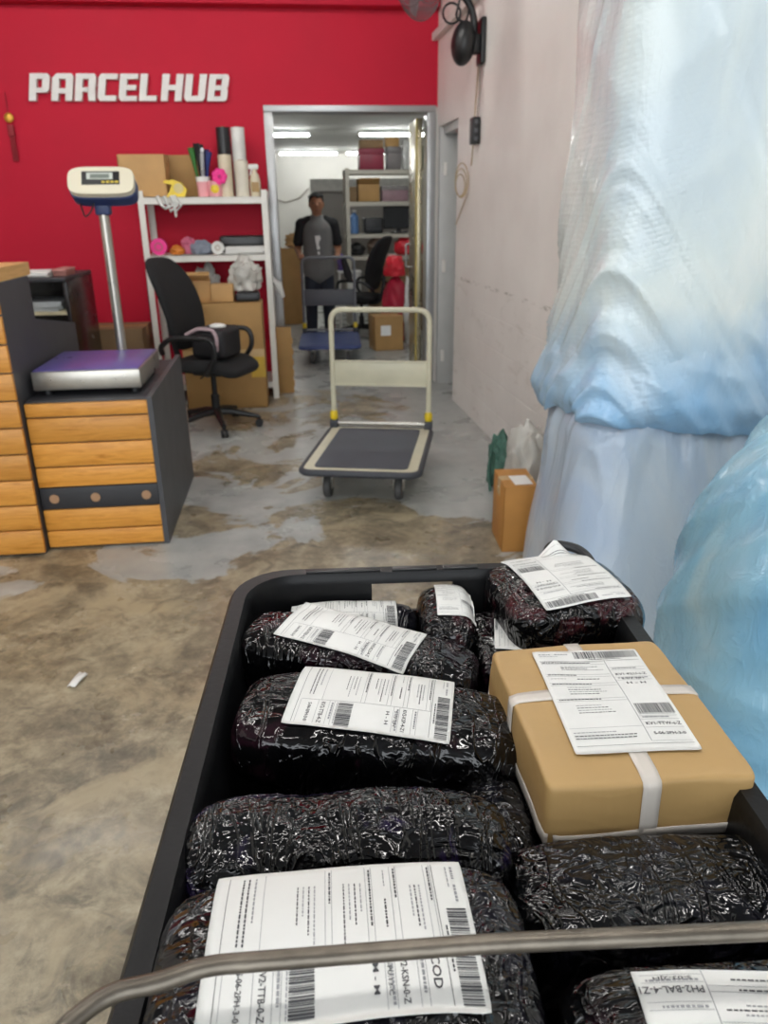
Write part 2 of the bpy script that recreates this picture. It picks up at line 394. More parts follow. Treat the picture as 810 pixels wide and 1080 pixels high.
# ------------------------------------------------------------------ plank counters
def m_wood(name, a, bcol):
    t = NT(name)
    x, y, z = t.xyz(t.tc.outputs['Object'])
    ob = t.new('ShaderNodeObjectInfo')
    off = t.new('ShaderNodeVectorMath', operation='ADD'); t.link(t.mapping(scale=(1.2, 1.2, 16)), off.inputs[0])
    cc = t.new('ShaderNodeCombineXYZ'); t.link(t.math('MULTIPLY', ob.outputs['Random'], 40), cc.inputs[0]); t.link(cc.outputs[0], off.inputs[1])
    g = t.noise(3.0, 6, .6, 1.4, vec=off.outputs[0])
    kn = t.new('ShaderNodeTexVoronoi'); kn.inputs['Scale'].default_value = 3.2
    kv = t.new('ShaderNodeVectorMath', operation='ADD'); t.link(t.mapping(scale=(1, 1, 2.2)), kv.inputs[0]); t.link(cc.outputs[0], kv.inputs[1])
    t.link(kv.outputs[0], kn.inputs['Vector'])
    base = t.ramp(g, [(.28, lin(a)), (.55, lin(bcol)), (.78, lin(a))])
    knot = t.ramp(kn.outputs['Distance'], [(.03, (1, 1, 1)), (.09, (0, 0, 0))])
    base = t.mix(t.math('MULTIPLY', knot, .8), base, lin('#6b3d14'))
    hue = t.math('MULTIPLY_ADD', ob.outputs['Random'], .25, .88)
    hs = t.new('ShaderNodeHueSaturation'); t.link(base, hs.inputs['Color']); t.link(hue, hs.inputs['Value'])
    t.set(base=hs.outputs[0], rough=.4, normal=t.bump(g, .1, .003)); return t.m
M_WOOD = m_wood('pine_plank', '#b8731f', '#de9c44')
M_TOPW = m_wood('pale_counter_wood', '#bd8f52', '#d6aa6c')
M_CHAR = simple('charcoal_laminate', '#46474b', .5, var=.05)
M_CHARD = simple('charcoal_board_dark', '#2f3034', .5, var=.05)

t = thing('counter', 'low counter faced with varnished pine planks, carrying the scale', 'counter', (-.925, 3.42, 0))
b = MB(); b.box((-1.185, 3.425, 0), (-.668, 4.36, .695), .003); b.build('carcass', M_CHARD, t)
b = MB(); b.prism([(3.408, 0), (4.40, 0), (4.36, .72), (3.408, .70)], -.668, -.645, 'X'); b.build('side_panel', M_CHAR, t)
zs = [(.012, .090), (.097, .195), (.305, .394), (.401, .504), (.511, .620), (.627, .684)]
for z0, z1 in zs:
    b = MB(); b.box((-1.185, 3.405, z0), (-.668, 3.428, z1), .003); b.build('plank', M_WOOD, t)
b = MB(); b.box((-1.185, 3.402, .199), (-.668, 3.428, .301), .003); bd = b.build('dark_strip', M_CHARD, t)
M_TAN = simple('tan_emblem', '#a98463', .6)
for x in (-1.125, -.945, -.72):
    b = MB(); b.tube([(x, 3.4015, .25), (x, 3.398, .25)], .021, 16)
    b.build('round_emblem', M_TAN, bd)

t = thing('tall_counter', 'tall plank-fronted counter with pale wooden top at left edge', 'counter', (-1.6, 3.36, 0))
b = MB(); b.prism([(3.37, 0), (4.42, 0), (4.42, .90), (3.78, 1.0), (3.78, 1.19), (3.37, 1.19)], -1.215, -1.192, 'X'); b.build('side_panel', M_CHAR, t)
b = MB(); b.box((-2.3, 3.37, 0), (-1.216, 3.76, 1.185), .003); b.build('carcass', M_CHARD, t)
z = .012
for k in range(10):
    b = MB(); b.box((-2.3, 3.348, z), (-1.19, 3.370, z+.1105), .003); b.build('plank', M_WOOD, t); z += .1175
b = MB(); b.prism([(-2.35, 3.27)] + [(-1.285+.08*math.sin(R(a)), 3.355-.08*math.cos(R(a))) for a in range(0, 91, 15)] + [(-1.205, 3.86), (-2.35, 3.86)], 1.19, 1.245); b.build('counter_top', M_TOPW, t)
b = MB(); b.box((-1.40, 3.3455, .80), (-1.355, 3.3478, .88)); b.build('paper_note', simple('white_paper', '#e6e6e2', .6, var=.02), t)

# ------------------------------------------------------------------ platform scale
M_STEEL = simple('brushed_steel', '#b0aca4', .3, .85, var=.08, vscale=20)
M_PURP = simple('purple_film', '#5d5596', .3, var=.18, vscale=5)
M_CREAM = simple('cream_plastic', '#e3dcc4', .4, var=.02)
M_NAVY = simple('navy_plastic', '#2b3b66', .4, var=.05)
M_BLK = simple('black_plastic', '#17181a', .42, var=.1)
t = thing('platform_scale', 'steel platform scale with purple pan and cream display on a pole', 'scale', (-.93, 3.8, .70))
b = MB(); b.box((-1.165, 3.50, .722), (-.70, 4.02, .806), .006); b.build('platform', M_STEEL, t)
b = MB(); b.box((-1.158, 3.508, .806), (-.707, 4.012, .8105), .002); b.build('film', M_PURP, t)
for x in (-1.12, -.74):
    for y in (3.56, 3.96):
        b = MB(); b.cyl((x, y, .696), (x, y, .724), .022, seg=14); b.build('foot', M_BLK, t)
b = MB(); b.box((-.93, 4.02, .735), (-.84, 4.10, .79), .006); b.tube([(-.885, 4.06, .78), (-.885, 4.06, 1.49)], .024, 18); b.build('pole', M_STEEL, t)
Mh = Matrix.Translation((-.862, 4.03, 1.565)) @ Matrix.Rotation(R(-28), 4, 'X')
b = MB(); b.T = Mh
n = 40; prof = [(.148*math.copysign(abs(math.cos(2*math.pi*k/n))**.45, math.cos(2*math.pi*k/n)), .066*math.copysign(abs(math.sin(2*math.pi*k/n))**.5, math.sin(2*math.pi*k/n))) for k in range(n)]
b.prism(prof, -.055, -.02, 'Y'); hd = b.build('display_head', M_CREAM, t)
b = MB(); b.T = Mh; b.prism([(x*1.01, z*1.0-.008) for x, z in prof], -.02, .045, 'Y'); b.build('display_back', M_NAVY, t)
b = MB(); b.T = Mh; b.box((-.085, -.0585, -.022), (.085, -.055, .042), .002); bz = b.build('bezel', M_BLK, hd)
b = MB(); b.T = Mh; b.box((-.062, -.0605, .002), (.055, -.0586, .034)); b.build('screen', simple('pale_lcd', '#c5ccc4', .3), hd)
b = MB(); b.T = Mh; b.box((-.045, -.0622, .007), (.04, -.0606, .026)); b.build('readout', simple('grey_lcd', '#767f78', .3), hd)
b = MB(); b.T = Mh
for k in range(4): b.box((.005+.02*k, -.0605, -.016), (.02+.02*k, -.0586, -.006), .001)
b.build('keys', simple('yellow_keys', '#d8c04a', .4), hd)
b = MB(); b.box((-.92, 4.03, 1.44), (-.85, 4.09, 1.53), .01); b.build('neck', M_NAVY, t)
b = MB(); b.tube(fillet([(-.90, 4.02, 1.52), (-.93, 3.99, 1.45), (-.96, 4.0, 1.43), (-.98, 4.03, 1.50)], .03), .004, 8); b.build('cable', M_BLK, t)

# board leaning behind the low counter
b = MB(); b.box((-.72, 4.43, 0), (-.655, 4.47, .40), .003)
tag(b.build('board', simple('pale_chipboard', '#c9b3a0', .6), root=(-.69, 4.45, 0)), 'pale chipboard offcut standing behind the low counter', 'board')

# ------------------------------------------------------------------ black drawer unit behind the counters
t = thing('storage_cabinet', 'black open-fronted cabinet by the red wall behind the counters', 'cabinet', (-1.7, 5.5, 0))
b = MB()
for x0, x1 in ((-2.1, -2.075), (-1.415, -1.39)): b.box((x0, 5.1, 0), (x1, 5.75, 1.06), .003)
b.box((-2.075, 5.72, 0), (-1.415, 5.75, 1.05)); b.build('side_panels', simple('black_laminate', '#1f1a1d', .25, var=.08), t)
b = MB(); b.box((-2.1, 5.08, 1.06), (-1.39, 5.75, 1.085), .003); b.build('top_panel', M_CHARD, t)
for z in (.86, .62):
    b = MB(); b.box((-2.075, 5.11, z), (-1.415, 5.72, z+.02), .002); b.build('shelf', simple('pale_shelf_edge', '#cfc6a4', .5), t)
b = MB(); b.box((-2.07, 5.105, .08), (-1.42, 5.13, .60), .003); d = b.build('door', M_CHARD, t)
b = MB(); b.tube(fillet([(-1.46, 5.105, .48), (-1.46, 5.07, .48), (-1.46, 5.07, .56), (-1.46, 5.105, .56)], .01), .006, 8); b.build('handle', M_STEEL, d)
M_PAP = simple('white_paper', '#e6e6e2', .6, var=.02)
def paper_pile(name, label, x0, y0, x1, y1, z, n, mat, group, th=.004):
    b = MB()
    for k in range(n):
        a = random.uniform(-.08, .08); b.box((x0+random.uniform(-.01, .01), y0+random.uniform(-.01, .01), z+k*th), (x1, y1, z+k*th+th*.9), 0, rot=a)
    return tag(b.build(name, mat, smooth=0, root=((x0+x1)/2, (y0+y1)/2, z)), label, 'papers', group)
paper_pile('paper_stack', 'stack of white printed forms on top of the black cabinet', -1.72, 5.14, -1.50, 5.44, 1.086, 7, M_PAP, None)
b = MB(); b.box((-1.49, 5.2, 1.086), (-1.41, 5.42, 1.125), .004); t2 = tag(b.build('card_box', simple('dull_pink_card', '#a36f66', .6), root=(-1.45, 5.3, 1.086)), 'small dull pink box on the black cabinet beside the papers', 'box')
b = MB(); b.box((-1.492, 5.19, 1.112), (-1.408, 5.43, 1.128), .003); b.build('lid', simple('pink_lid', '#b88078', .6), t2)
paper_pile('paper_stack', 'loose grey papers on the inner shelf of the black cabinet', -1.74, 5.15, -1.46, 5.5, .881, 9, simple('grey_paper', '#b9bfc2', .6), None, .006)
b = MB(); b.box((-1.72, 5.13, .641), (-1.48, 5.42, .67), .003); t2 = tag(b.build('folder', simple('red_folder', '#8e2c38', .5), root=(-1.6, 5.3, .641)), 'dark red folder on the lowest shelf of the black cabinet', 'folder')
b = MB(); b.box((-1.69, 5.14, .671), (-1.60, 5.24, .674)); b.build('label_sticker', M_PAP, t2)

# ------------------------------------------------------------------ cartons
M_CARD = simple('brown_cardboard', '#a8834f', .7, var=.1, vscale=5, bump=.06, bscale=90)
M_CARD2 = simple('tan_cardboard', '#bd9561', .7, var=.1, vscale=5, bump=.06, bscale=90)
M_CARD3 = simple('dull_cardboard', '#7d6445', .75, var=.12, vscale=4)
M_TAPE = simple('tan_packing_tape', '#c7a877', .25, var=.06)
def carton(label, loc, size, rz=0., mat=None, open_=False, tape=True, sticker=False, name='carton', group=None):
    """carton of corrugated board: walls, two top flaps meeting at a seam, packing tape"""
    w, d, h = size; mat = mat or M_CARD
    t = thing(name, label, 'box', loc, rz, group); b = MB()
    th = .006
    b.box((-w/2, -d/2, 0), (w/2, -d/2+th, h), .002); b.box((-w/2, d/2-th, 0), (w/2, d/2, h), .002)
    b.box((-w/2, -d/2, 0), (-w/2+th, d/2, h), .002); b.box((w/2-th, -d/2, 0), (w/2, d/2, h), .002); b.box((-w/2, -d/2, 0), (w/2, d/2, th))
    b.build('walls', mat, t, world=False)
    for s in (-1, 1):
        b = MB()
        if open_:
            b.T = Matrix.Translation((0, s*d/2, h)) @ Matrix.Rotation(s*R(38), 4, 'X')
            b.box((-w/2+.004, min(0, s*d*.4), 0), (w/2-.004, max(0, s*d*.4), .005), .001)
        else:
            b.box((-w/2+.001, .0015 if s > 0 else -d/2+.001, h-.001), (w/2-.001, d/2-.001 if s > 0 else -.0015, h+.005), .001)
        b.build('flap', mat, t, world=False)
    if tape and not open_:
        b = MB(); b.box((-w/2-.001, -.028, h+.005), (w/2+.001, .028, h+.0062)); b.box((-w/2-.0012, -.028, h-.07), (-w/2, .028, h+.005)); b.box((w/2, -.028, h-.07), (w/2+.0012, .028, h+.005))
        b.build('tape', M_TAPE, t, world=False)
    if sticker:
        b = MB(); b.box((-w*.3, -d/2-.0015, h*.45), (w*.05, -d/2, h*.75)); b.build('sticker', M_PAP, t, world=False)
    return t

# ------------------------------------------------------------------ white shelf rack by the red wall and what stands on it
M_RACK = simple('white_rack_enamel', '#dcdad3', .4, var=.03)
def rack(name, label, x0, x1, y0, y1, ztop, shelves, mat, pw=.035):
    t = thing(name, label, 'shelf', ((x0+x1)/2, (y0+y1)/2, 0))
    for x, sx in ((x0, 1), (x1, -1)):
        for y, sy in ((y0, 1), (y1, -1)):
            b = MB(); b.box((min(x, x+sx*pw), min(y, y+sy*.003), 0), (max(x, x+sx*pw), max(y, y+sy*.003), ztop))
            b.box((min(x, x+sx*.003), min(y, y+sy*pw), 0), (max(x, x+sx*.003), max(y, y+sy*pw), ztop)); b.build('post', mat, t, smooth=0)
    for z in shelves:
        b = MB(); b.box((x0+.004, y0+.004, z-.006), (x1-.004, y1-.004, z)); b.box((x0+.004, y0+.004, z-.05), (x1-.004, y0+.014, z), .002); b.box((x0+.004, y1-.014, z-.05), (x1-.004, y1-.004, z), .002)
        b.box((x0+.004, y0+.014, z-.05), (x0+.012, y1-.014, z)); b.box((x1-.012, y0+.014, z-.05), (x1-.004, y1-.014, z))
        b.build('shelf_board', mat, t, smooth=0)
    return t
rack('shelf_rack', 'white metal shelf rack of odds and ends against the red wall', -1.13, -.17, 6.36, 6.80, 1.60, [1.555, 1.14, .14], M_RACK, .045)
ZS = 1.5555
carton('tan closed carton at the front left of the rack top', (-1.08, 6.52, ZS), (.34, .22, .29), 0, M_CARD2)
carton('brown carton behind the tan one on the rack top', (-.90, 6.73, ZS), (.44, .12, .30), 0, M_CARD, tape=False)
M_YEL = simple('yellow_plastic', '#e2c41d', .35)
M_PINK = simple('pink_plastic', '#e8a3a8', .4)
M_HOT = simple('hot_pink_plastic', '#ec2f8e', .4)
# tape dispenser
t = thing('tape_dispenser', 'yellow plastic tape dispenser on the rack top beside the carton', 'tape dispenser', (-.835, 6.43, ZS))
b = MB(); b.prism([(-.09, 0), (.05, 0), (.07, .05), (.03, .10), (-.03, .12), (-.09, .115), (-.1, .10), (-.04, .085), (-.06, .04)], -.03, .03, 'Y'); b.build('body', M_YEL, t, world=False)
b = MB(); b.tube([(.01, -.034, .06), (.01, .034, .06)], .036, 20); b.build('tape_roll', simple('clear_tape_roll', '#cdbb7a', .3), t, world=False)
# pen cup with scissors and bags
t = thing('pen_cup', 'pink and white pen cup holding markers and scissors on the rack top', 'cup', (-.645, 6.46, ZS))
b = MB(); b.lathe([(.045, 0), (.052, .12), (.046, .12), (.042, .01)], seg=20); b.build('cup', M_PINK, t, world=False)
b = MB(); b.lathe([(.0525, .105), (.0545, .14), (.05, .14), (.05, .11)], seg=20); b.build('rim', M_PAP, t, world=False)
for k, (c, dx, dy, h) in enumerate([('#2f6b2c', -.07, .0, .34), ('#1b1b1e', -.03, .02, .37), ('#1b1b1e', .0, -.02, .36), ('#3a2358', .04, .02, .33), ('#23306b', .06, -.01, .31)]):
    b = MB(); b.tube([(dx*.3, dy, .015), (dx*.7, dy, .2), (dx, dy, h)], [.008, .012, .026], 10); b.build('marker', simple('marker_'+c[1:], c, .4), t, world=False)
b = MB(); b.tube([(0, -.03, .02), (.012, -.035, .30)], [.01, .016], 8); b.ball((.014, -.036, .32), (.018, .008, .02)); b.build('scissors', simple('grey_blade', '#b9bcc0', .3, .5), t, world=False)
t = thing('sticker_tub', 'pink tub with a yellow sticker on the rack top', 'tub', (-.555, 6.43, ZS))
b = MB(); b.lathe([(.05, 0), (.055, .09), (.05, .11), (.045, .11), (.045, .02)], seg=20); b.build('tub', M_PINK, t, world=False)
b = MB(); b.ball((0, -.05, .055), (.032, .008, .032), 14); b.build('sticker', M_YEL, t, world=False)
# rolls standing on the rack
def film_roll(label, x, y, z, r, h, mat, core='#8f7348'):
    t = thing('film_roll', label, 'roll', (x, y, z), 0, None)
    b = MB(); b.lathe([(r*.42, 0), (r, 0), (r, h), (r*.42, h), (r*.42, h-.01)], seg=22); b.build('roll', mat, t, world=False)
    b = MB(); b.lathe([(r*.41, .002), (r*.41, h+.006), (r*.34, h+.006), (r*.34, h*.5)], seg=18); b.build('core', simple('cardboard_core', core, .7), t, world=False)
    return t
M_BEIGE = simple('beige_wrap_roll', '#cfc3aa', .45); M_WRAP = simple('white_wrap_roll', '#d7d7d2', .4)
film_roll('black standing film roll, tallest at the back of the rack top', -.482, 6.62, ZS, .052, .49, simple('black_film', '#1c1d20', .35))
film_roll('white standing film roll next to the black one on the rack top', -.370, 6.62, ZS, .052, .49, M_WRAP)
film_roll('beige roll in front of the black film roll on the rack top', -.472, 6.45, ZS, .05, .29, M_BEIGE)
film_roll('cream roll in front of the white film roll on the rack top', -.352, 6.45, ZS, .05, .25, simple('cream_wrap_roll', '#d8d2c2', .45))
t = thing('flower_tape', 'bright pink flower-shaped tape hung on the beige roll', 'tape', (-.515, 6.385, ZS+.14))
b = MB()
for k in range(7): b.ball((.034*math.cos(k*.898), 0, .034*math.sin(k*.898)), (.026, .014, .026), 10)
b.ball((0, -.004, 0), (.03, .014, .03), 12); b.build('petals', M_HOT, t, world=False)
b = MB(); b.ball((0, -.016, 0), (.012, .006, .012), 10); b.build('flower_centre', simple('magenta_dot', '#a81560', .4), t, world=False)
t = thing('spray_bottle', 'cream spray bottle at the right end of the rack top', 'bottle', (-.255, 6.45, ZS))
b = MB(); b.lathe([(.036, 0), (.04, .01), (.04, .11), (.03, .15), (.016, .17), (.016, .19)], seg=18); b.build('bottle', simple('cream_bottle', '#d2c8ae', .4), t, world=False)
b = MB(); b.box((-.045, -.014, .19), (.03, .014, .225), .006); b.tube([(-.02, 0, .19), (-.035, 0, .15)], .006, 6); b.build('trigger', M_PAP, t, world=False)
b = MB(); b.box((-.0285, -.0415, .03), (.0285, -.034, .10), .003); b.build('label', simple('tan_label', '#a98a5a', .5), t, world=False)
# crumpled bags
def crumple(name, label, cat, c, size, mat, seed, amp=.28, sub=4, freq=2.2, knot=False, group=None, rz=0):
    bm_ = MB(); v = bmesh.ops.create_icosphere(bm_.bm, subdivisions=sub, radius=1)['verts']
    for x in v:
        p = x.co.copy(); q = p*freq + Vector((seed*3.7, seed*1.3, seed))
        d = 1 + amp*(noise.noise(q) + .8*abs(noise.noise(q*2.3)) + .4*abs(noise.noise(q*5))) - amp*.5
        x.co = p*d
        if x.co.z < -.55: x.co.z = -.55 + (x.co.z+.55)*.12
        x.co.z += .6
        x.co = Vector((x.co.x*size[0], x.co.y*size[1], x.co.z*size[2]))
    root = Matrix.Translation(c) @ Matrix.Rotation(rz, 4, 'Z')
    o = bm_.build(name, mat, smooth=60, world=False, root=root)
    zmin = min(w.co.z for w in o.data.vertices)
    for w in o.data.vertices: w.co.z -= zmin
    return tag(o, label, cat, group)
M_CLEAR = simple('clear_bag_plastic', '#c9cac6', .2, var=.12, vscale=9)
M_GREYBAG = simple('grey_white_bag', '#bdbbb4', .3, var=.15, vscale=8)
b = MB()
for k in range(3): b.tube([(-.98+.05*k, 6.352, ZS+.005), (-.96+.05*k, 6.338, ZS-.05), (-.93+.04*k, 6.335, ZS-.10+.02*(k == 0)), (-.87+.03*k, 6.338, ZS-.06), (-.86, 6.352, ZS+.006)], [.016, .012, .01, .011, .014], 8)
b.tube([(-.86, 6.336, ZS-.06), (-.855, 6.333, ZS-.14)], [.012, .009], 8)
tag(b.build('plastic_bag', M_CLEAR, root=(-.92, 6.36, ZS)), 'clear plastic bag dangling over the front edge of the rack top', 'bag')
# middle shelf
ZM = 1.1405
t = thing('tape_roll', 'hot pink tape roll at the left end of the middle rack shelf', 'tape', (-1.02, 6.42, ZM))
b = MB(); b.T = Matrix.Translation((0, 0, .062)) @ Matrix.Rotation(R(90), 4, 'X'); b.lathe([(.03, -.024), (.062, -.024), (.062, .024), (.03, .024)], seg=24); b.build('roll', M_HOT, t, world=False)
b = MB(); b.T = Matrix.Translation((0, 0, .062)) @ Matrix.Rotation(R(90), 4, 'X'); b.lathe([(.0295, -.0255), (.0295, .0255), (.024, .0255), (.024, -.0255)], seg=20); b.build('core', simple('cardboard_core', '#8f7348', .7), t, world=False)
crumple('rubber_band_ball', 'orange ball of rubber bands on the middle rack shelf', 'rubber bands', (-.885, 6.43, ZM), (.06, .05, .045), simple('orange_rubber', '#cf7a26', .5), 4)
crumple('pink_pouch', 'crumpled pink pouch on the middle rack shelf', 'pouch', (-.80, 6.50, ZM), (.07, .06, .08), simple('dusty_pink', '#c86b86', .5), 5)
crumple('grey_pouch', 'grey plastic pouch next to the white roll on the middle rack shelf', 'pouch', (-.70, 6.43, ZM), (.09, .06, .065), simple('slate_plastic', '#7c8492', .4), 6)
t = thing('tape_roll', 'white tape roll in the middle of the middle rack shelf', 'tape', (-.575, 6.43, ZM))
b = MB(); b.T = Matrix.Translation((0, 0, .048)) @ Matrix.Rotation(R(90), 4, 'X'); b.lathe([(.02, -.03), (.048, -.03), (.048, .03), (.02, .03)], seg=22); b.build('roll', M_WRAP, t, world=False)
b = MB(); b.T = Matrix.Translation((0, 0, .048)) @ Matrix.Rotation(R(90), 4, 'X'); b.lathe([(.0195, -.0315), (.0195, .0315), (.015, .0315), (.015, -.0315)], seg=18); b.build('core', simple('cardboard_core', '#8f7348', .7), t, world=False)
t = thing('laminator', 'long black machine lying at the back of the middle rack shelf', 'machine', (-.38, 6.62, ZM))
b = MB(); b.box((-.19, -.06, 0), (.19, .06, .13), .02, 3); b.build('body', simple('black_machine', '#1f2124', .35), t, world=False)
b = MB(); b.box((-.16, -.064, .06), (.16, -.058, .075), .002); b.build('slot', M_BLK, t, world=False)
paper_pile('paper_sheets', 'white sheets lying along the right of the middle rack shelf', -.52, 6.38, -.22, 6.54, ZM, 9, M_PAP, None, .006)
# floor level of the rack
cb = carton('big brown carton on the floor in front of the shelf rack', (-.565, 6.20, 0), (.62, .28, .80), 0, M_CARD)
b = MB(); b.box((-.31, -.1415, .40), (.31, -.1402, .46)); b.build('front_tape', M_TAPE, cb, world=False)
b = MB(); b.box((.20, -.142, .24), (.31, -.1403, .40)); b.build('yellow_strip', simple('yellow_tape_strip', '#c9a437', .4), cb, world=False)
ZB = .807
carton('small brown carton behind the office chair on the big carton', (-.735, 6.22, ZB), (.2, .18, .16), .1, M_CARD2, open_=True)
carton('small square carton with a printed mark on the big carton', (-.545, 6.20, ZB), (.17, .18, .125), 0, M_CARD2, sticker=False)
crumple('plastic_bag', 'big crumpled grey plastic bag at the right of the big carton', 'bag', (-.375, 6.24, ZB+.07), (.13, .1, .15), M_GREYBAG, 11, .4)
b = MB(); b.box((-.45, 6.12, ZB), (-.27, 6.33, ZB+.065), .02, 3); tag(b.build('folded_pack', simple('charcoal_pack', '#2c2f33', .4), root=(-.36, 6.2, ZB)), 'dark folded pack under the crumpled grey plastic bag', 'pack')
crumple('plastic_bag', 'crumpled pale bag peeking over the back of the office chair', 'bag', (-.70, 6.60, ZB-.02), (.11, .07, .17), M_CLEAR, 13, .4)
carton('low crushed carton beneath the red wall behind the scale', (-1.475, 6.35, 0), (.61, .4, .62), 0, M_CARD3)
# flattened cartons and a white bag by the door frame
t = thing('flat_cartons', 'flattened cartons leaning upright against the door frame', 'cardboard', (-.10, 6.60, 0))
for k in range(3):
    b = MB(); b.T = Matrix.Rotation(R(4+k), 4, 'X'); b.box((-.075+.012*k, -.05+.035*k, 0), (.055-.01*k, -.022+.035*k, .56-.05*k), .002)
    for j in range(5): b.box((.055-.01*k, -.05+.035*k, .06+.09*j), (.064-.01*k, -.026+.035*k, .11+.09*j), .002)
    b.build('flat_carton', [M_CARD, M_CARD2, M_CARD3][k], t, world=False)
b = MB(); b.tube([(-.17, 6.5, .94), (-.13, 6.47, .90), (-.09, 6.47, .80)], [.02, .035, .015], 8)
tag(b.build('hanging_bag', M_CLEAR, root=(-.13, 6.48, .9)), 'white plastic bag corner hanging off the right post of the shelf rack', 'bag')

# ------------------------------------------------------------------ office chairs
M_FAB = simple('black_chair_fabric', '#18191b', .85, var=.15, vscale=30, bump=.1, bscale=300)
def chair(label, loc, rz, tilt=R(18)):
    t = thing('office_chair', label, 'chair', loc, rz)
    for k in range(5):
        a = R(72*k+20); c, s = math.cos(a), math.sin(a)
        b = MB(); b.tube([(0, 0, .12), (.1*c, .1*s, .115), (.30*c, .30*s, .075)], [.03, .026, .017], 10); lg = b.build('base_leg', M_BLK, t, world=False)
        b = MB()
        for e in (-.014, .014):
            px, py = .30*c - e*s, .30*s + e*c
            b.tube([(px-.008*(-s), py-.008*c, .028), (px+.008*(-s), py+.008*c, .028)], .028, 14)
        b.tube([(.30*c, .30*s, .05), (.30*c, .30*s, .08)], .012, 8); b.build('caster', M_BLK, lg, world=False)
    b = MB(); b.tube([(0, 0, .1), (0, 0, .24)], .03, 16); b.tube([(0, 0, .22), (0, 0, .40)], .019, 14); b.build('gas_lift', M_BLK, t, world=False)
    b = MB(); b.box((-.11, -.09, .385), (.11, .09, .425), .01); b.tube([(.0, -.09, .40), (.02, -.2, .395)], .006, 8); b.build('mechanism', M_BLK, t, world=False)
    def pad(L, Wd, T, n=5.0):
        mb = MB(); v = bmesh.ops.create_cube(mb.bm, size=2)['verts']; bmesh.ops.subdivide_edges(mb.bm, edges=mb.bm.edges[:], cuts=9, use_grid_fill=True)
        for x in mb.bm.verts:
            p = x.co; s = (abs(p.x)**n+abs(p.y)**n+abs(p.z)**3.0)**(-1/n)
            x.co = Vector((p.x*s*L, p.y*s*Wd, p.z*s*T*(1-.25*(p.x*p.x+p.y*p.y)/2)))
        return mb
    mb = pad(.25, .25, .05)
    for x in mb.bm.verts:
        if x.co.x > .12: x.co.z -= (x.co.x-.12)*.35
    bmesh.ops.translate(mb.bm, verts=mb.bm.verts, vec=(.03, 0, .465)); mb.build('seat', M_FAB, t, world=False, smooth=180)
    mb = pad(.32, .225, .045, 3.6)
    for x in mb.bm.verts:
        u = x.co.x; x.co.z += .05*math.cos(u*5) + x.co.y**2*.5
        x.co.y *= 1 - .12*(u/.32)**2*(1 if u > 0 else .4)
    bmesh.ops.transform(mb.bm, matrix=Matrix.Translation((-.27, 0, .86)) @ Matrix.Rotation(-tilt, 4, 'Y') @ Matrix.Rotation(R(-90), 4, 'Y') @ Matrix.Rotation(R(180), 4, 'X') , verts=mb.bm.verts)
    mb.build('backrest', M_FAB, t, world=False, smooth=180)
    b = MB(); b.tube(fillet([(-.05, 0, .40), (-.24, 0, .40), (-.30, 0, .62), (-.31, 0, .80)], .08), .022, 10); b.build('back_bracket', M_BLK, t, world=False)
    for s in (-1, 1):
        b = MB(); y = s*.27
        b.tube(fillet([(.08, s*.2, .42), (.10, y, .44), (.19, y, .56), (.17, y, .67), (.0, y, .675), (-.15, y, .665), (-.24, y*.92, .60), (-.26, s*.2, .55)], .07), [.018]*2+[.016]*(7*6-0), 10) if False else b.tube(fillet([(.08, s*.2, .42), (.10, y, .44), (.19, y, .56), (.17, y, .67), (.0, y, .675), (-.15, y, .665), (-.24, y*.92, .60), (-.26, s*.2, .55)], .07), .018, 10)
        b.build('armrest', M_BLK, t, world=False)
    return t
chair('black fabric office chair between the low counter and the shelf rack', (-.60, 5.50, 0), R(-24))
# bag on the chair
t = thing('shoulder_bag', 'black bag with a pale strap lying on the seat of the office chair', 'bag', (-.55, 5.43, .52), R(-24))
b = MB(); b.box((-.13, -.13, 0), (.13, .13, .20), .04, 4); b.build('body', simple('black_bag_cloth', '#1b1a1e', .6), t, world=False)
b = MB(); b.tube(fillet([(-.15, -.135, .16), (-.05, -.138, .205), (.06, -.138, .20), (.085, -.138, .14), (.075, -.138, .06)], .03), .013, 8); b.build('strap', simple('mauve_strap', '#b09aa0', .5), t, world=False)
b = MB(); b.ball((.02, .0, .205), (.06, .05, .02), 12); b.build('tissue', M_PAP, t, world=False)

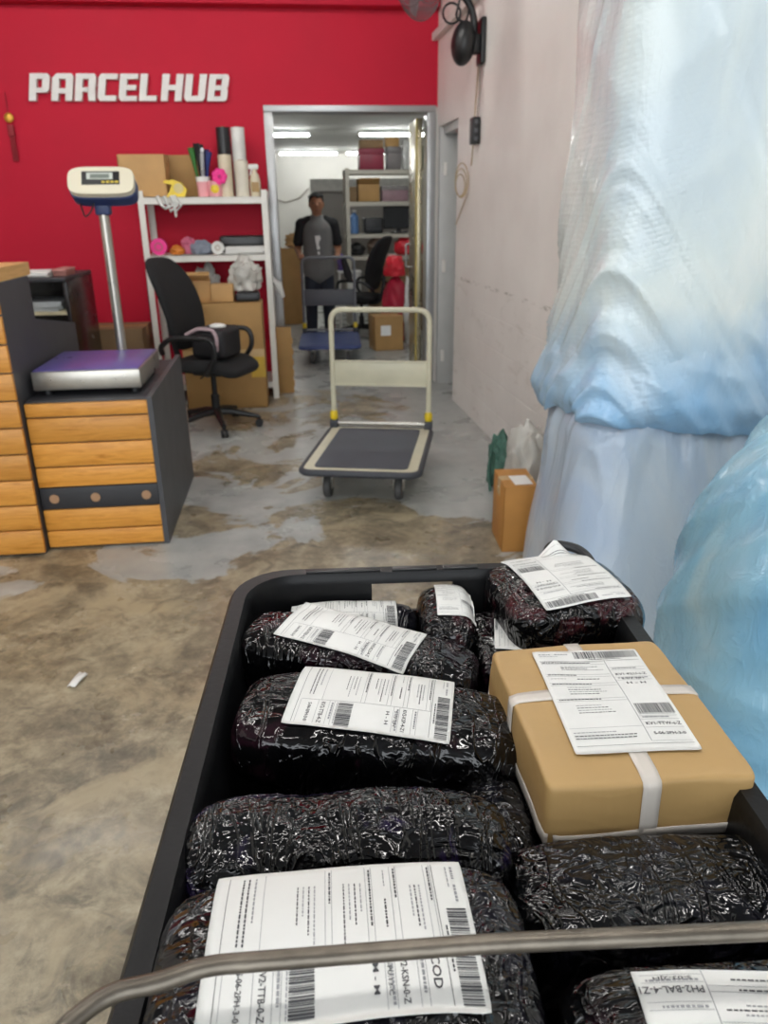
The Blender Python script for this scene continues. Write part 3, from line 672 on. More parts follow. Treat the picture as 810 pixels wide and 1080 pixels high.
# ------------------------------------------------------------------ platform trolleys
M_TRC = simple('cream_enamel', '#c9c5ad', .4, var=.08, vscale=6)
M_DECK = simple('grey_rubber_mat', '#4c5058', .65, var=.14, vscale=6, bump=.05)
M_BUMP = simple('dark_bumper', '#3d4046', .6)
M_RUB = simple('wheel_rubber', '#4a4a4a', .6)
def trolley(label, loc, rz, Wd, L, hd, mframe, mdeck, mborder, mpanel, zt=.20):
    """platform trolley, handle at +Y"""
    t = thing('platform_trolley', label, 'trolley', loc, rz)
    def rr(w, l, r, n=6):
        out = []
        for cx, cy, a0 in ((w/2-r, l/2-r, 0), (-w/2+r, l/2-r, 90), (-w/2+r, -l/2+r, 180), (w/2-r, -l/2+r, 270)):
            for k in range(n+1): out.append((cx+r*math.cos(R(a0+90*k/n)), cy+r*math.sin(R(a0+90*k/n))))
        return out
    b = MB(); b.prism(rr(Wd-.02, L-.02, .05), zt-.035, zt-.004); b.box((-Wd/2+.08, -L/2+.1, zt-.06), (-Wd/2+.12, L/2-.1, zt-.03)); b.box((Wd/2-.12, -L/2+.1, zt-.06), (Wd/2-.08, L/2-.1, zt-.03)); b.build('deck', mborder, t, world=False)
    b = MB(); b.tube([(x, y, zt-.019) for x, y in rr(Wd-.005, L-.005, .06)], .0185, 10, closed=True); b.build('bumper', M_BUMP if mdeck is M_DECK else mdeck, t, world=False)
    b = MB(); b.prism(rr(Wd-.13, L-.11, .03), zt-.004, zt+.001); b.build('mat', mdeck, t, world=False)
    for sx in (-1, 1):
        for sy in (-1, 1):
            x, y = sx*(Wd/2-.12), sy*(L/2-.15)
            b = MB(); b.box((x-.04, y-.045, zt-.068), (x+.04, y+.045, zt-.06), .002)
            for e in (-.025, .025): b.box((x+e-.003, y-.03, .055), (x+e+.003, y+.03, zt-.062), .002)
            b.tube([(x-.03, y, .062), (x+.03, y, .062)], .007, 8); br = b.build('caster_bracket', M_STEEL, t, world=False)
            b = MB(); b.T = Matrix.Translation((x, y, .062)) @ Matrix.Rotation(R(90), 4, 'Y'); b.lathe([(.02, -.018), (.055, -.019), (.062, -.012), (.062, .012), (.055, .019), (.02, .018)], seg=22); b.build('wheel', M_RUB, br, world=False)
    hw = Wd/2-.02; yy = L/2-.01
    b = MB(); b.tube(fillet([(-hw, yy, zt-.03), (-hw, yy, hd), (hw, yy, hd), (hw, yy, zt-.03)], .075, 8), .016, 12); b.build('handle', mframe, t, world=False)
    b = MB(); z0 = zt+(hd-zt)*.36; z1 = zt+(hd-zt)*.58
    b.box((-hw+.012, yy-.006, z0), (hw-.012, yy+.006, z1), .003); b.box((-hw+.01, yy-.012, z1-.012), (hw-.01, yy+.012, z1), .004); b.box((-hw+.01, yy-.012, z0), (hw-.01, yy+.012, z0+.012), .004); b.build('handle_panel', mpanel, t, world=False)
    b = MB(); b.tube([(-hw, yy, zt+.022), (hw, yy, zt+.022)], .013, 10); b.build('cross_bar', M_STEEL if mdeck is M_DECK else mframe, t, world=False)
    for s in (-1, 1):
        b = MB(); b.box((s*hw-.024, yy-.03, zt-.01), (s*hw+.024, yy+.03, zt+.045), .006); k = b.build('hinge_block', M_BUMP, t, world=False)
        b = MB(); b.lathe([(.02, zt+.045), (.025, zt+.055), (.023, zt+.09), (.017, zt+.10)], (s*hw, yy-.005, 0), 16); b.build('collar', M_YEL, k, world=False)
    return t
trolley('empty cream platform trolley with dark rubber deck in the middle of the floor', (.385, 4.175, 0), R(-14), .625, .88, .905, M_TRC, M_DECK, M_TRC, M_TRC)
M_BLUE = simple('blue_trolley_deck', '#3c4c80', .5); M_GPAN = simple('grey_trolley_panel', '#55575c', .5)
trolley('blue platform trolley pushed by the person in the back room', (.345, 8.18, 0), R(-3), .60, .98, .98, simple('grey_handle', '#6a6c70', .45), M_BLUE, M_BLUE, M_GPAN, .20)

# scrap of paper on the floor
b = MB()
g = [[b.bm.verts.new((-.782+.016*u+.010*v, 2.271+.035*v-.006*u, .004+.008*abs(math.sin(2.2*u+v)))) for u in (-1, -.4, .2, .8)] for v in (-1, -.3, .4, 1.2)]
for i in range(3):
    for j in range(3): b.bm.faces.new((g[i][j], g[i][j+1], g[i+1][j+1], g[i+1][j]))
ps = b.build('paper_scrap', M_PAP, root=(-.782, 2.271, 0)); tag(ps, 'small torn scrap of white paper on the concrete floor', 'paper')
sm = ps.modifiers.new('thick', 'SOLIDIFY'); sm.thickness = .0012

# ------------------------------------------------------------------ wall fan, socket box, cable coil
FY = 5.42; FX = wx(FY)
t = thing('wall_fan', 'black wall fan mounted high on the white wall', 'fan', (FX, FY, 2.35))
b = MB(); b.box((FX-.03, FY-.07, 2.29), (FX-.001, FY+.07, 2.54), .008); b.build('wall_plate', M_BLK, t)
b = MB(); b.T = Matrix.Translation((FX-.13, FY, 2.405)) @ Matrix.Rotation(R(6), 4, 'Y'); b.ball((0, 0, 0), (.075, .1, .125), 20); b.box((0, -.045, -.05), (.11, .045, .06), .02); b.build('control_base', M_BLK, t)
b = MB(); b.tube(fillet([(FX-.06, FY, 2.44), (FX-.07, FY, 2.58), (FX-.15, FY, 2.68), (FX-.30, FY-.02, 2.70), (FX-.50, FY-.03, 2.70)], .09), .022, 12); b.build('arm', M_BLK, t)
b = MB()
b.tube([(FX-.21+.055*math.cos(a*.45), FY-.02, 2.56+.055*math.sin(a*.45)) for a in range(14)], .007, 8, closed=True)
b.tube(fillet([(FX-.16, FY-.02, 2.64), (FX-.19, FY-.03, 2.53), (FX-.12, FY-.02, 2.51), (FX-.10, FY, 2.58)], .04), .007, 8); b.build('loop_cable', M_BLK, t)
M_GRL = simple('grey_grille_wire', '#6b5d60', .45, .3)
HC = Matrix.Translation((FX-.50, FY-.55, 2.62)) @ Matrix.Rotation(R(-62), 4, 'Z') @ Matrix.Rotation(R(-78), 4, 'X')
b = MB(); b.T = HC
for k in range(72):
    a = 2*math.pi*k/72; c, s = math.cos(a), math.sin(a)
    b.tube([(.05*c, .05*s, .075), (.15*c, .15*s, .062), (.205*c, .205*s, 0), (.15*c, .15*s, -.055), (.05*c, .05*s, -.065)], .0019, 5, cap=False)
for r_, z in ((.05, .075), (.13, .066), (.205, 0), (.13, -.058)): b.tube([(r_*math.cos(k*math.pi/18), r_*math.sin(k*math.pi/18), z) for k in range(36)], .003, 6, closed=True)
b.build('grille', M_GRL, t)
b = MB(); b.T = HC; b.lathe([(.02, .078), (.05, .076), (.05, .07), (.02, .07)]); b.build('grille_cap', M_BLK, t)
b = MB(); b.T = HC; b.lathe([(.03, -.20), (.055, -.18), (.06, -.10), (.045, -.062)]); b.build('motor', M_BLK, t)
for k in range(3):
    b = MB(); b.T = HC @ Matrix.Rotation(R(120*k), 4, 'Z') @ Matrix.Rotation(R(18), 4, 'X')
    b.prism([(.02, -.02), (.10, -.06), (.18, -.05), (.19, .02), (.15, .07), (.06, .04)], -.002, .002); b.build('blade', simple('grey_fan_blade', '#8c8688', .3), t)
t = thing('socket_box', 'black electrical box fixed to the white wall below the fan', 'socket', (wx(5.47), 5.47, 1.92))
b = MB(); b.box((wx(5.47)-.055, 5.42, 1.84), (wx(5.47)-.002, 5.52, 2.0), .008); bx_ = b.build('box', M_BLK, t)
b = MB()
for z in (1.87, 1.92, 1.97): b.box((wx(5.47)-.04, 5.412, z-.012), (wx(5.47)-.02, 5.42, z+.012), .002)
b.build('switch', simple('grey_switch', '#55565a', .4), bx_)
M_WIRE = simple('grey_wire', '#8f857f', .5)
b = MB(); b.tube([(FX-.02, 5.43, 2.30), (FX-.012, 5.44, 2.15), (FX-.02, 5.45, 1.998)], .005, 8)
tag(b.build('power_cable', M_WIRE, root=(FX-.012, 5.44, 2.15)), 'thin grey cable from the wall fan down to the black box', 'cable')
b = MB(); b.tube([(FX-.012, 5.49, 2.30), (FX-.01, 5.56, 2.1), (FX-.01, 5.60, 1.85), (FX-.01, 5.64, 1.72)], .004, 8)
CY = 5.66
for k in range(3): b.tube([(wx(CY)-.062-.004*k+(.052-.006*k)*math.cos(a*.35), CY+.03*math.cos(a*.35)+.008*k, 1.63-.015*k+(.11-.02*k)*math.sin(a*.35)) for a in range(18)], .004, 6, closed=True)
b.tube([(wx(CY)-.01, CY+.04, 1.55), (wx(5.95)-.008, 5.95, 1.40), (wx(6.07)-.006, 6.06, 1.34)], .004, 6)
tag(b.build('cable_coil', simple('beige_cord', '#b09c7c', .5), root=(wx(CY)-.01, CY, 1.63)), 'beige coil of cord hanging on the white wall by the recessed door', 'cable')

# ------------------------------------------------------------------ back room
M_RS = simple('beige_rack_enamel', '#b9b4a6', .45, var=.04)
rack('rear_shelf', 'tall beige metal shelf in the back room seen through the doorway', .69, 1.95, 10.3, 10.78, 1.93, [1.91, 1.545, 1.165, .90], M_RS, .05)
M_MAR = simple('maroon_board', '#7e1430', .5)
def lid_box(label, loc, size, mat, mlid, name='lidded_box'):
    w, d, h = size; t = thing(name, label, 'box', loc)
    b = MB(); b.box((-w/2, -d/2, 0), (w/2, d/2, h*.8), .008); b.build('body', mat, t, world=False)
    b = MB(); b.box((-w/2-.008, -d/2-.008, h*.72), (w/2+.008, d/2+.008, h), .008); b.build('lid', mlid, t, world=False)
    return t
z = 1.9105
lid_box('maroon box on the top of the rear shelf', (1.03, 10.5, z), (.30, .3, .24), M_MAR, M_MAR)
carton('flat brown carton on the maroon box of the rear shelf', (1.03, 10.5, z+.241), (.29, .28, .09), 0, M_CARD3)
lid_box('grey bin on the top of the rear shelf', (1.31, 10.5, z), (.17, .25, .26), simple('grey_bin', '#6f6a69', .5), simple('grey_bin', '#6f6a69', .5))
carton('small brown and red box on the grey bin of the rear shelf', (1.29, 10.5, z+.261), (.17, .2, .10), 0, M_CARD)
crumple('plastic_bag', 'white bag on the right of the rear shelf top', 'bag', (1.47, 10.45, z), (.07, .07, .22), M_CLEAR, 21)
lid_box('dark green box at the right end of the rear shelf top', (1.64, 10.5, z), (.14, .2, .27), simple('dark_green', '#1f4038', .5), simple('dark_green', '#1f4038', .5))
z = 1.546
carton('brown carton with raised flaps on the second board of the rear shelf', (.99, 10.5, z), (.27, .26, .20), 0, M_CARD, open_=True)
lid_box('pink and grey tub on the second board of the rear shelf', (1.32, 10.5, z), (.33, .25, .18), simple('grey_pink_tub', '#8d7077', .5), simple('grey_lid', '#7d7876', .5))
carton('dark little carton at the left of the second board', (.78, 10.5, z), (.12, .2, .17), 0, M_CARD3)
crumple('plastic_bag', 'white bag at the right of the second board of the rear shelf', 'bag', (1.62, 10.5, z), (.1, .08, .18), M_CLEAR, 23)
z = 1.166
t = thing('monitor', 'big black monitor on the third board of the rear shelf', 'monitor', (1.38, 10.5, z))
b = MB(); b.box((-.2, -.03, .05), (.2, .03, .32), .012); b.build('housing', M_BLK, t, world=False)
b = MB(); b.box((-.185, -.033, .07), (.185, -.030, .305)); b.build('screen', simple('dark_screen', '#0c0d10', .2), t, world=False)
b = MB(); b.box((-.1, -.1, 0), (.1, .1, .015), .005); b.box((-.03, -.0, .01), (.03, .04, .08)); b.build('stand', M_BLK, t, world=False)
t = thing('printer', 'black printer beside the monitor on the rear shelf', 'printer', (1.04, 10.5, z))
b = MB(); b.box((-.12, -.15, 0), (.12, .15, .19), .02, 3); b.build('body', M_BLK, t, world=False)
b = MB(); b.box((-.09, -.17, .05), (.09, -.14, .06)); b.build('tray', M_BUMP, t, world=False)
t = thing('cleaner_bottle', 'blue bottle at the left of the third board of the rear shelf', 'bottle', (.80, 10.45, z))
b = MB(); b.lathe([(.05, 0), (.055, .02), (.055, .2), (.025, .24), (.025, .26)]); b.build('bottle', simple('blue_plastic', '#5c7fae', .35), t, world=False)
b = MB(); b.lathe([(.028, .255), (.028, .285), (.02, .287)]); b.build('cap', M_PAP, t, world=False)
z = .901
crumple('plastic_bag', 'bright red bag on the lowest board of the rear shelf', 'bag', (1.5, 10.42, z), (.2, .13, .15), simple('red_bag', '#d92a3a', .35), 31, .2)
crumple('brown_bag', 'dull brown bag on the lowest board of the rear shelf', 'bag', (1.1, 10.45, z), (.14, .12, .15), simple('brown_bag_cloth', '#6b5a4b', .6), 33, .25)
crumple('black_bag', 'black bag on the left of the lowest board of the rear shelf', 'bag', (.83, 10.45, z), (.1, .1, .1), M_BLK, 34, .25)
g = 'grey-brown cartons under the rear shelf'
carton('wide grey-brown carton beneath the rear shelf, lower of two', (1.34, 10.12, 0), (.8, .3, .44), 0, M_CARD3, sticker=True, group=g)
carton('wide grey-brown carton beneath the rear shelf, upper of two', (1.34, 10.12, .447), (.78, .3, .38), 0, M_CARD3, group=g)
chair('black office chair in front of the rear shelf in the back room', (.80, 9.60, 0), R(150))
b = MB(); b.box((.55, 9.95, .72), (.84, 10.15, .745), .004)
for x in (.57, .82):
    for y in (9.97, 10.13): b.tube([(x, y, 0), (x, y, .72)], .012, 8)
b.box((.66, 9.945, .46), (.80, 9.952, .72))
tag(b.build('small_table', M_PAP, root=(.7, 10.05, 0)), 'small white side table beside the rear shelf', 'table')
crumple('purple_bag', 'small purple bag on the white side table', 'bag', (.60, 10.05, .7455), (.05, .06, .13), simple('purple_cloth', '#5a4a8a', .6), 37)
carton('brown carton on the floor of the back room by the red sacks', (.99, 8.66, 0), (.32, .30, .36), R(8), M_CARD, sticker=True)
crumple('red_sack', 'tall red woven sack against the open door leaf', 'sack', (1.16, 9.16, 0), (.17, .2, .46), simple('red_sack_cloth', '#b21f3b', .5), 41, .16)
crumple('red_bag', 'glossy red plastic bag on top of the tall red sack', 'bag', (1.14, 9.12, .735), (.12, .12, .15), simple('red_bag', '#d92a3a', .35), 43, .25)
crumple('white_bag', 'white plastic bag beside the red bag by the door leaf', 'bag', (1.30, 8.75, .0), (.1, .1, .5), M_CLEAR, 44, .3)
carton('tall brown carton at the left of the back room', (-.06, 11.0, 0), (.38, .36, .98), 0, M_CARD)
crumple('paper_wad', 'crumpled brown paper on top of the tall brown carton', 'paper', (.02, 10.95, .987), (.11, .11, .12), M_CARD2, 47, .4)
b = MB(); b.tube([(-.4, 18.39, 1.72), (-.1, 18.38, 1.62), (.2, 18.38, 1.70), (.42, 18.38, 1.90)], .012, 6)
tag(b.build('rear_cable', M_WIRE, root=(0, 18.38, 1.65)), 'grey cable sagging across the white rear wall', 'cable')

# ------------------------------------------------------------------ person behind the blue trolley
M_SKIN = simple('skin', '#9a6a4e', .5, var=.05); M_HAIR = simple('black_hair', '#15120f', .6, var=.2, vscale=60)
PX, PY = .285, 9.06
t = thing('person', 'person in grey and black raglan shirt and dark jeans pushing the blue trolley', 'person', (PX, PY, 0))
def limb(b, pts, rad, seg=12):
    pts = [Vector(p) for p in pts]
    b.tube(pts, rad, seg)
    for p, r in zip(pts, rad): b.ball(p, r*1.0, seg)
def remesh(o, vox, it=6):
    k = o.modifiers.new('fuse', 'REMESH'); k.mode = 'VOXEL'; k.voxel_size = vox; k.use_smooth_shade = True
    k = o.modifiers.new('soften', 'SMOOTH'); k.iterations = it; k.factor = .5
b = MB()
limb(b, [(0, .01, .84), (0, .0, 1.0), (0, .0, 1.18), (0, .01, 1.31)], [.105, .10, .112, .10])
for s in (-1, 1):
    limb(b, [(s*.07, 0, .84), (s*.095, -.02, .47), (s*.10, .03, .10)], [.085, .055, .04]); limb(b, [(s*.10, .03, .05), (s*.115, -.13, .035)], [.04, .035])
    limb(b, [(s*.03, .0, 1.33), (s*.165, .01, 1.30)], [.07, .062])
    limb(b, [(s*.175, .01, 1.29), (s*.222, .03, 1.05), (s*.205, -.20, .985)], [.055, .041, .027])
    limb(b, [(s*.203, -.22, .985), (s*.195, -.295, .99)], [.028, .031])
    for k, L in enumerate((.03, .036, .034, .026)):
        x = s*(.172+.015*k) if s > 0 else s*(.172+.015*k)
        limb(b, [(x, -.31, 1.008), (x, -.352-L*.3, 1.008), (x, -.372-L*.2, .982), (x, -.352, .958)], [.0095, .0088, .0082, .0075], 8)
    limb(b, [(s*.175, -.265, .985), (s*.155, -.31, .965), (s*.162, -.35, .955)], [.011, .0095, .0085], 8)
limb(b, [(0, .015, 1.33), (0, -.005, 1.43)], [.058, .052])
b.ball((0, -.012, 1.515), (.074, .092, .108), 24); b.ball((0, -.045, 1.462), (.05, .05, .05), 16)
limb(b, [(0, -.10, 1.53), (0, -.118, 1.497)], [.011, .017], 8)
for s in (-1, 1): b.ball((s*.076, -.0, 1.51), (.012, .022, .032), 10)
body = b.build('body', M_SKIN, t, world=False, smooth=180); remesh(body, .0075, 4)
for s in (-1, 1):
    b = MB(); b.ball((s*.03, -.093, 1.522), (.013, .008, .007), 10); b.build('eye', simple('dark_eye', '#1d1512', .3), t, world=False)
b = MB(); b.ball((0, -.094, 1.452), (.024, .008, .006), 10); b.build('mouth', simple('lips', '#7a4438', .5), t, world=False)
b = MB(); b.ball((0, .012, 1.553), (.083, .092, .083), 24)
for k in range(26):
    a = k*2.4; r_ = .03+.045*(k/26); b.ball((r_*math.cos(a), -.02+r_*math.sin(a), 1.618-.5*r_*r_/.08), (.02, .022, .014), 8)
for s in (-1, 1): b.ball((s*.066, .01, 1.535), (.016, .04, .04), 10)
b.build('hair', M_HAIR, t, world=False, smooth=180)
M_TEE = simple('grey_jersey', '#6f6f6d', .85, var=.06); M_SLV = simple('black_jersey', '#141518', .85)
b = MB(); limb(b, [(0, .0, .83), (0, .0, .95), (0, .0, 1.10), (0, .005, 1.24), (0, .015, 1.325)], [.158, .15, .148, .152, .10], 20)
bmesh.ops.scale(b.bm, vec=(1.14, .92, 1), verts=b.bm.verts)
o = b.build('shirt', M_TEE, t, world=False, smooth=180); remesh(o, .011, 6)
b = MB(); b.prism([(-.035, 1.19), (.02, 1.195), (.03, 1.16), (.012, 1.135), (.005, 1.10), (.018, 1.07), (.012, 1.05), (-.018, 1.05), (-.02, 1.09), (-.03, 1.14)], -.150, -.130, 'Y'); b.prism([(-.01, 1.03), (.012, 1.03), (.016, 1.0), (-.012, 1.0)], -.148, -.125, 'Y'); b.build('chest_print', M_PAP, o, world=False)
for s in (-1, 1):
    b = MB(); limb(b, [(s*.09, .01, 1.325), (s*.165, .012, 1.30), (s*.215, .025, 1.13)], [.075, .078, .062], 16)
    o = b.build('sleeve', M_SLV, t, world=False, smooth=180); remesh(o, .010, 5)
M_JEAN = simple('dark_jeans', '#1f2430', .8, var=.12)
b = MB()
limb(b, [(-.04, .0, .80), (.04, .0, .80)], [.10, .10])
for s in (-1, 1): limb(b, [(s*.072, 0, .78), (s*.098, -.02, .47), (s*.104, .03, .09)], [.096, .074, .06])
o = b.build('jeans', M_JEAN, t, world=False, smooth=180); remesh(o, .011, 5)
for s in (-1, 1):
    b = MB(); limb(b, [(s*.10, .04, .048), (s*.112, -.07, .045), (s*.118, -.16, .038)], [.046, .046, .036], 12); o = b.build('shoe', M_BLK, t, world=False, smooth=180); remesh(o, .009, 3)
b = MB(); b.tube([(.535, 8.66, .965), (.555, 8.655, .90), (.585, 8.65, .80), (.60, 8.65, .74)], [.028, .036, .045, .03], 12)
tag(b.build('hanging_cloth', simple('black_cloth', '#1a191b', .8), root=(.55, 8.66, .95)), 'dark cloth hanging from the blue trolley handle beside the person', 'cloth')

# ------------------------------------------------------------------ packs of wrap in blue plastic film at the right
def m_film(name, c0, c1, c2, bub=0., rough=.22, hem=None, ang=.6, crk=.12):
    t = NT(name)
    n = t.noise(2.0, 4, .55, .8, vec=t.mapping(scale=(1, 1, .5), rot=(0, ang, 0)))
    base = t.ramp(n, [(.34, lin(c0)), (.5, lin(c1)), (.64, lin(c2))])
    if hem:   # film gathered in more layers towards the bottom of the bag
        x, y, z = t.xyz(t.tc.outputs['Object'])
        mr = t.new('ShaderNodeMapRange'); t.link(t.math('ADD', z, t.math('MULTIPLY_ADD', n, .5, -.25)), mr.inputs[0])
        mr.inputs[1].default_value = .40; mr.inputs[2].default_value = .02; mr.inputs[3].default_value = 0; mr.inputs[4].default_value = .85
        base = t.mix(mr.outputs[0], base, lin(hem))
    wr = t.noise(5, 3, .5, 1.2, vec=t.mapping(scale=(1.6, 1.6, .45), rot=(0, ang, 0)))
    ridge = t.math('POWER', t.math('SUBTRACT', 1, t.math('ABSOLUTE', t.math('MULTIPLY_ADD', wr, 4, -2)), clamp=True), 4)
    cr = t.noise(15, 3, .5, 1.8, vec=t.mapping(scale=(1.3, 1.3, .7), rot=(0, ang+.3, 0)))
    rc = t.math('POWER', t.math('SUBTRACT', 1, t.math('ABSOLUTE', t.math('MULTIPLY_ADD', cr, 5, -2.5)), clamp=True), 3)
    nb = t.bump(ridge, .2, .006); nb = t.bump(rc, crk, .004, nb)
    if bub:
        v = t.new('ShaderNodeTexVoronoi'); v.inputs['Scale'].default_value = 40; v.inputs['Randomness'].default_value = .2
        t.link(t.mapping(rot=(0, .45, 0), scale=(1, 1, 1.6)), v.inputs['Vector'])
        msk = t.ramp(t.noise(1.3, 2, vec=t.mapping(loc=(2, 2, 2))), [(.42, (0, 0, 0)), (.6, (1, 1, 1))])
        nb = t.bump(t.math('MULTIPLY', msk, t.ramp(v.outputs['Distance'], [(.25, (1, 1, 1)), (.6, (0, 0, 0))])), bub, .004, nb)
    t.set(base=base, rough=rough, normal=nb, coat=.3, coatr=.12, spec=.5); return t.m
M_F1 = m_film('milky_film_over_bubble_wrap', '#c3d2da', '#d3dede', '#e2e7e4', .25, .24, '#8dbfe9', -.75)
M_F3 = m_film('lavender_blue_film', '#a9bdd6', '#b9c7d4', '#c6cfd6', 0, .26, None, .2, .12)
M_F4 = m_film('aqua_film', '#74abcd', '#8dbcd2', '#a8c8d2', 0, .2, None, .6, .28)
def fold(u, v, ang, fu, fv, seed):
    c, s = math.cos(ang), math.sin(ang); p = u*c+v*s; q = -u*s+v*c
    x = noise.noise(Vector((p*fu, q*fv, seed)))
    return 1-abs(x)*2.2
def pack(name, parent, mat, cx, cy, a, b_, z0, z1, n, prof, disp, nt=200, nz=120, cap=True, zlo=None):
    """closed film pack: superellipse outline a x b_, outline scaled by prof(f), pushed out by disp(theta, u, z, f)"""
    mb = MB(); rings = []
    for i in range(nz+1):
        f = i/nz; ring = []
        for k in range(nt):
            th = 2*math.pi*k/nt; c, s = math.cos(th), math.sin(th)
            r = (abs(c)**n+abs(s)**n)**(-1/n); sc = prof(f)
            zz = z0+(z1-z0)*f
            if zlo is not None: zz = zlo(th)+(z1+.06*noise.noise(Vector((th*4, 7, 7)))-zlo(th))*f
            u = a*c*r + 1.0*b_*s*r
            d = disp(th, u, zz, f)
            ring.append(mb.bm.verts.new((cx+(a*sc+d)*c*r, cy+(b_*sc+d)*s*r, zz)))
        rings.append(ring)
    for A, B in zip(rings, rings[1:]):
        for k in range(nt): mb.bm.faces.new((A[k], A[(k+1) % nt], B[(k+1) % nt], B[k]))
    if cap: mb.bm.faces.new(rings[0][::-1]); mb.bm.faces.new(rings[-1])
    return mb.build(name, mat, parent, smooth=180)
def rnd(f, e0=.06, e1=.08, k=.12):
    s = 1.0
    if f < e0: s -= k*(1-math.sqrt(max(0, 1-((e0-f)/e0)**2)))
    if f > 1-e1: s -= k*(1-math.sqrt(max(0, 1-((f-1+e1)/e1)**2)))
    return s
# upper pack
T1 = thing('wrapped_pack', 'huge upper pack of bubble wrap in milky film standing on the lower blue pack', 'pack', (1.47, 2.75, .77))
def d1(th, u, z, f):
    k = max(0, min(1, 1-(z-.77)/.9))
    # long folds sweep down from the upper left and gather over the bottom
    sw = u + .55*(z-.8) ; q = noise.noise(Vector((sw*5.5, (z-sw*.4)*.9, 2)))
    q2 = noise.noise(Vector((sw*12, z*1.4, 6)))
    d = .026*max(0, 1-abs(q)*4.5)*(.25+k) + .012*max(0, 1-abs(q2)*4)*(.2+k) + .010*fold(u, z, R(-40), 3.0, 1.0, 5.0)
    d += .018*noise.noise(Vector((u*1.6, z*1.1, 9)))
    return d + .012*max(0, 1-(z-.77)/.42)**2
pack('film_body', T1, M_F1, 1.52, 2.75, .515, .30, .77, 2.6, 5, lambda f: rnd(f, .10, .05, .10), d1, 240, 200)
def zlo1(th): return .725 + .03*math.sin(th*2+.6) + .018*noise.noise(Vector((th*5, 2, 1)))
def dh(th, u, z, f):
    g = math.sin(math.pi*f**.8)
    return d1(th, u, z, f) + .003 - .003*f + .028*g*(1-.8*f) + (.014*fold(u, z*1.6, R(62), 5, 1.6, 3.3) + .010*noise.noise(Vector((u*9, z*12, 4))))*g
pack('film_hem', T1, M_F1, 1.52, 2.75, .515, .30, .75, .98, 5, lambda f: 1, dh, 260, 34, cap=False, zlo=zlo1)
# lower pack
T2 = thing('wrapped_pack', 'lower pack in lavender blue film under the huge milky pack', 'pack', (1.47, 2.74, 0))
def d2(th, u, z, f):
    pl = math.exp(-((.74-z)/.20)**2)
    return .022*max(0, 1-abs(noise.noise(Vector((u*9, z*1.0, 1))))*4)*pl + .012*max(0, 1-abs(noise.noise(Vector((u*20+z*3, z*1.0, 4))))*3)*pl + .012*noise.noise(Vector((u*2.5, z*2.0, 7))) + .006*fold(u, z, R(55), 4, 1.2, 8.0) + .075*(1-f) + .20*(1-f)*max(0, -math.sin(th))**2
pack('film_body', T2, M_F3, 1.51, 2.74, .515, .29, 0, .766, 5, lambda f: rnd(f, .05, .12, .10), d2, 240, 110)
# right bag in front
T3 = thing('wrapped_pack', 'round topped aqua plastic pack at the right edge beside the tub', 'pack', (1.52, 1.55, 0))
def d3(th, u, z, f):
    return .03*noise.noise(Vector((u*2.2, z*1.6, 17))) + .022*max(0, fold(u, z, R(62), 4, 1.1, 12.0)) + .012*max(0, fold(u, z, R(48), 10, 2.0, 15.0))
def p3_(f):
    s = 1 - .10*(1-f)**2*0
    if f > .35: s *= (1-((f-.35)/.65)**2.0*.94)**.5
    return max(s, .12)
pack('film_body', T3, M_F4, 1.51, 1.55, .59, .33, 0, 1.12, 3.2, p3_, d3, 220, 140)
# carton and bag by the wall
carton('tan carton on the floor between the tub and the blue packs', (.955, 3.22, 0), (.15, .26, .305), R(-4), simple('orange_cardboard', '#b5803f', .7, var=.08), sticker=False)
b = MB(); b.box((.925, 3.12, .3115), (1.005, 3.24, .3135)); tag(b.build('shipping_label', M_PAP, root=(.965, 3.18, .312)), 'white label sheet lying on top of the tan carton', 'label')
crumple('plastic_bag', 'crumpled translucent bag on the floor against the white wall', 'bag', (1.13, 3.62, .0), (.12, .16, .27), M_GREYBAG, 57, .25)
crumple('green_netting', 'dark green plastic netting lying beside the translucent bag by the wall', 'netting', (1.10, 3.95, .0), (.09, .11, .20), simple('dark_green_net', '#3f6558', .6, var=.3, vscale=50), 53, .35)
b = MB(); b.tube([(1.02, 3.92, .24), (1.0, 3.90, .14), (1.01, 3.88, .008)], .008, 6); tag(b.build('green_string', simple('dark_green_net', '#3f6558', .6), root=(1.0, 3.98, .1)), 'green string trailing from the netting to the floor', 'string')

# ------------------------------------------------------------------ black tub on its hand cart
M_TUB = simple('black_tub_plastic', '#0f1012', .42, var=.18, vscale=14, bump=.08, bscale=140, spec=.3)
RT = R(-3.6); TC = Vector((.120, .547, 0)); TW, TL = .470, .700; ZR = 1.02; DEP = .31
TM = Matrix.Translation((TC.x, TC.y, ZR-DEP)) @ Matrix.Rotation(RT, 4, 'Z')
def rrect(w, l, r, hx=(-.055, .055), n=8):
    pts = []
    for cx, cy, a0 in ((w/2-r, -l/2+r, -90), (w/2-r, l/2-r, 0)):
        for k in range(n+1): pts.append((cx+r*math.cos(R(a0+90*k/n)), cy+r*math.sin(R(a0+90*k/n))))
    for x in (hx[1], hx[0]): pts.append((x, l/2))
    for cx, cy, a0 in ((-w/2+r, l/2-r, 90), (-w/2+r, -l/2+r, 180)):
        for k in range(n+1): pts.append((cx+r*math.cos(R(a0+90*k/n)), cy+r*math.sin(R(a0+90*k/n))))
    return pts
t = tub = thing('tub', 'big black plastic tub with rounded rim filled with parcels', 'tub', TM.translation, RT)
HX = (-.062, .042)
def tub_loop(b, w, l, r, z): return [b.bm.verts.new((x, y, z)) for x, y in rrect(w, l, r, HX)]
b = MB(); D = DEP
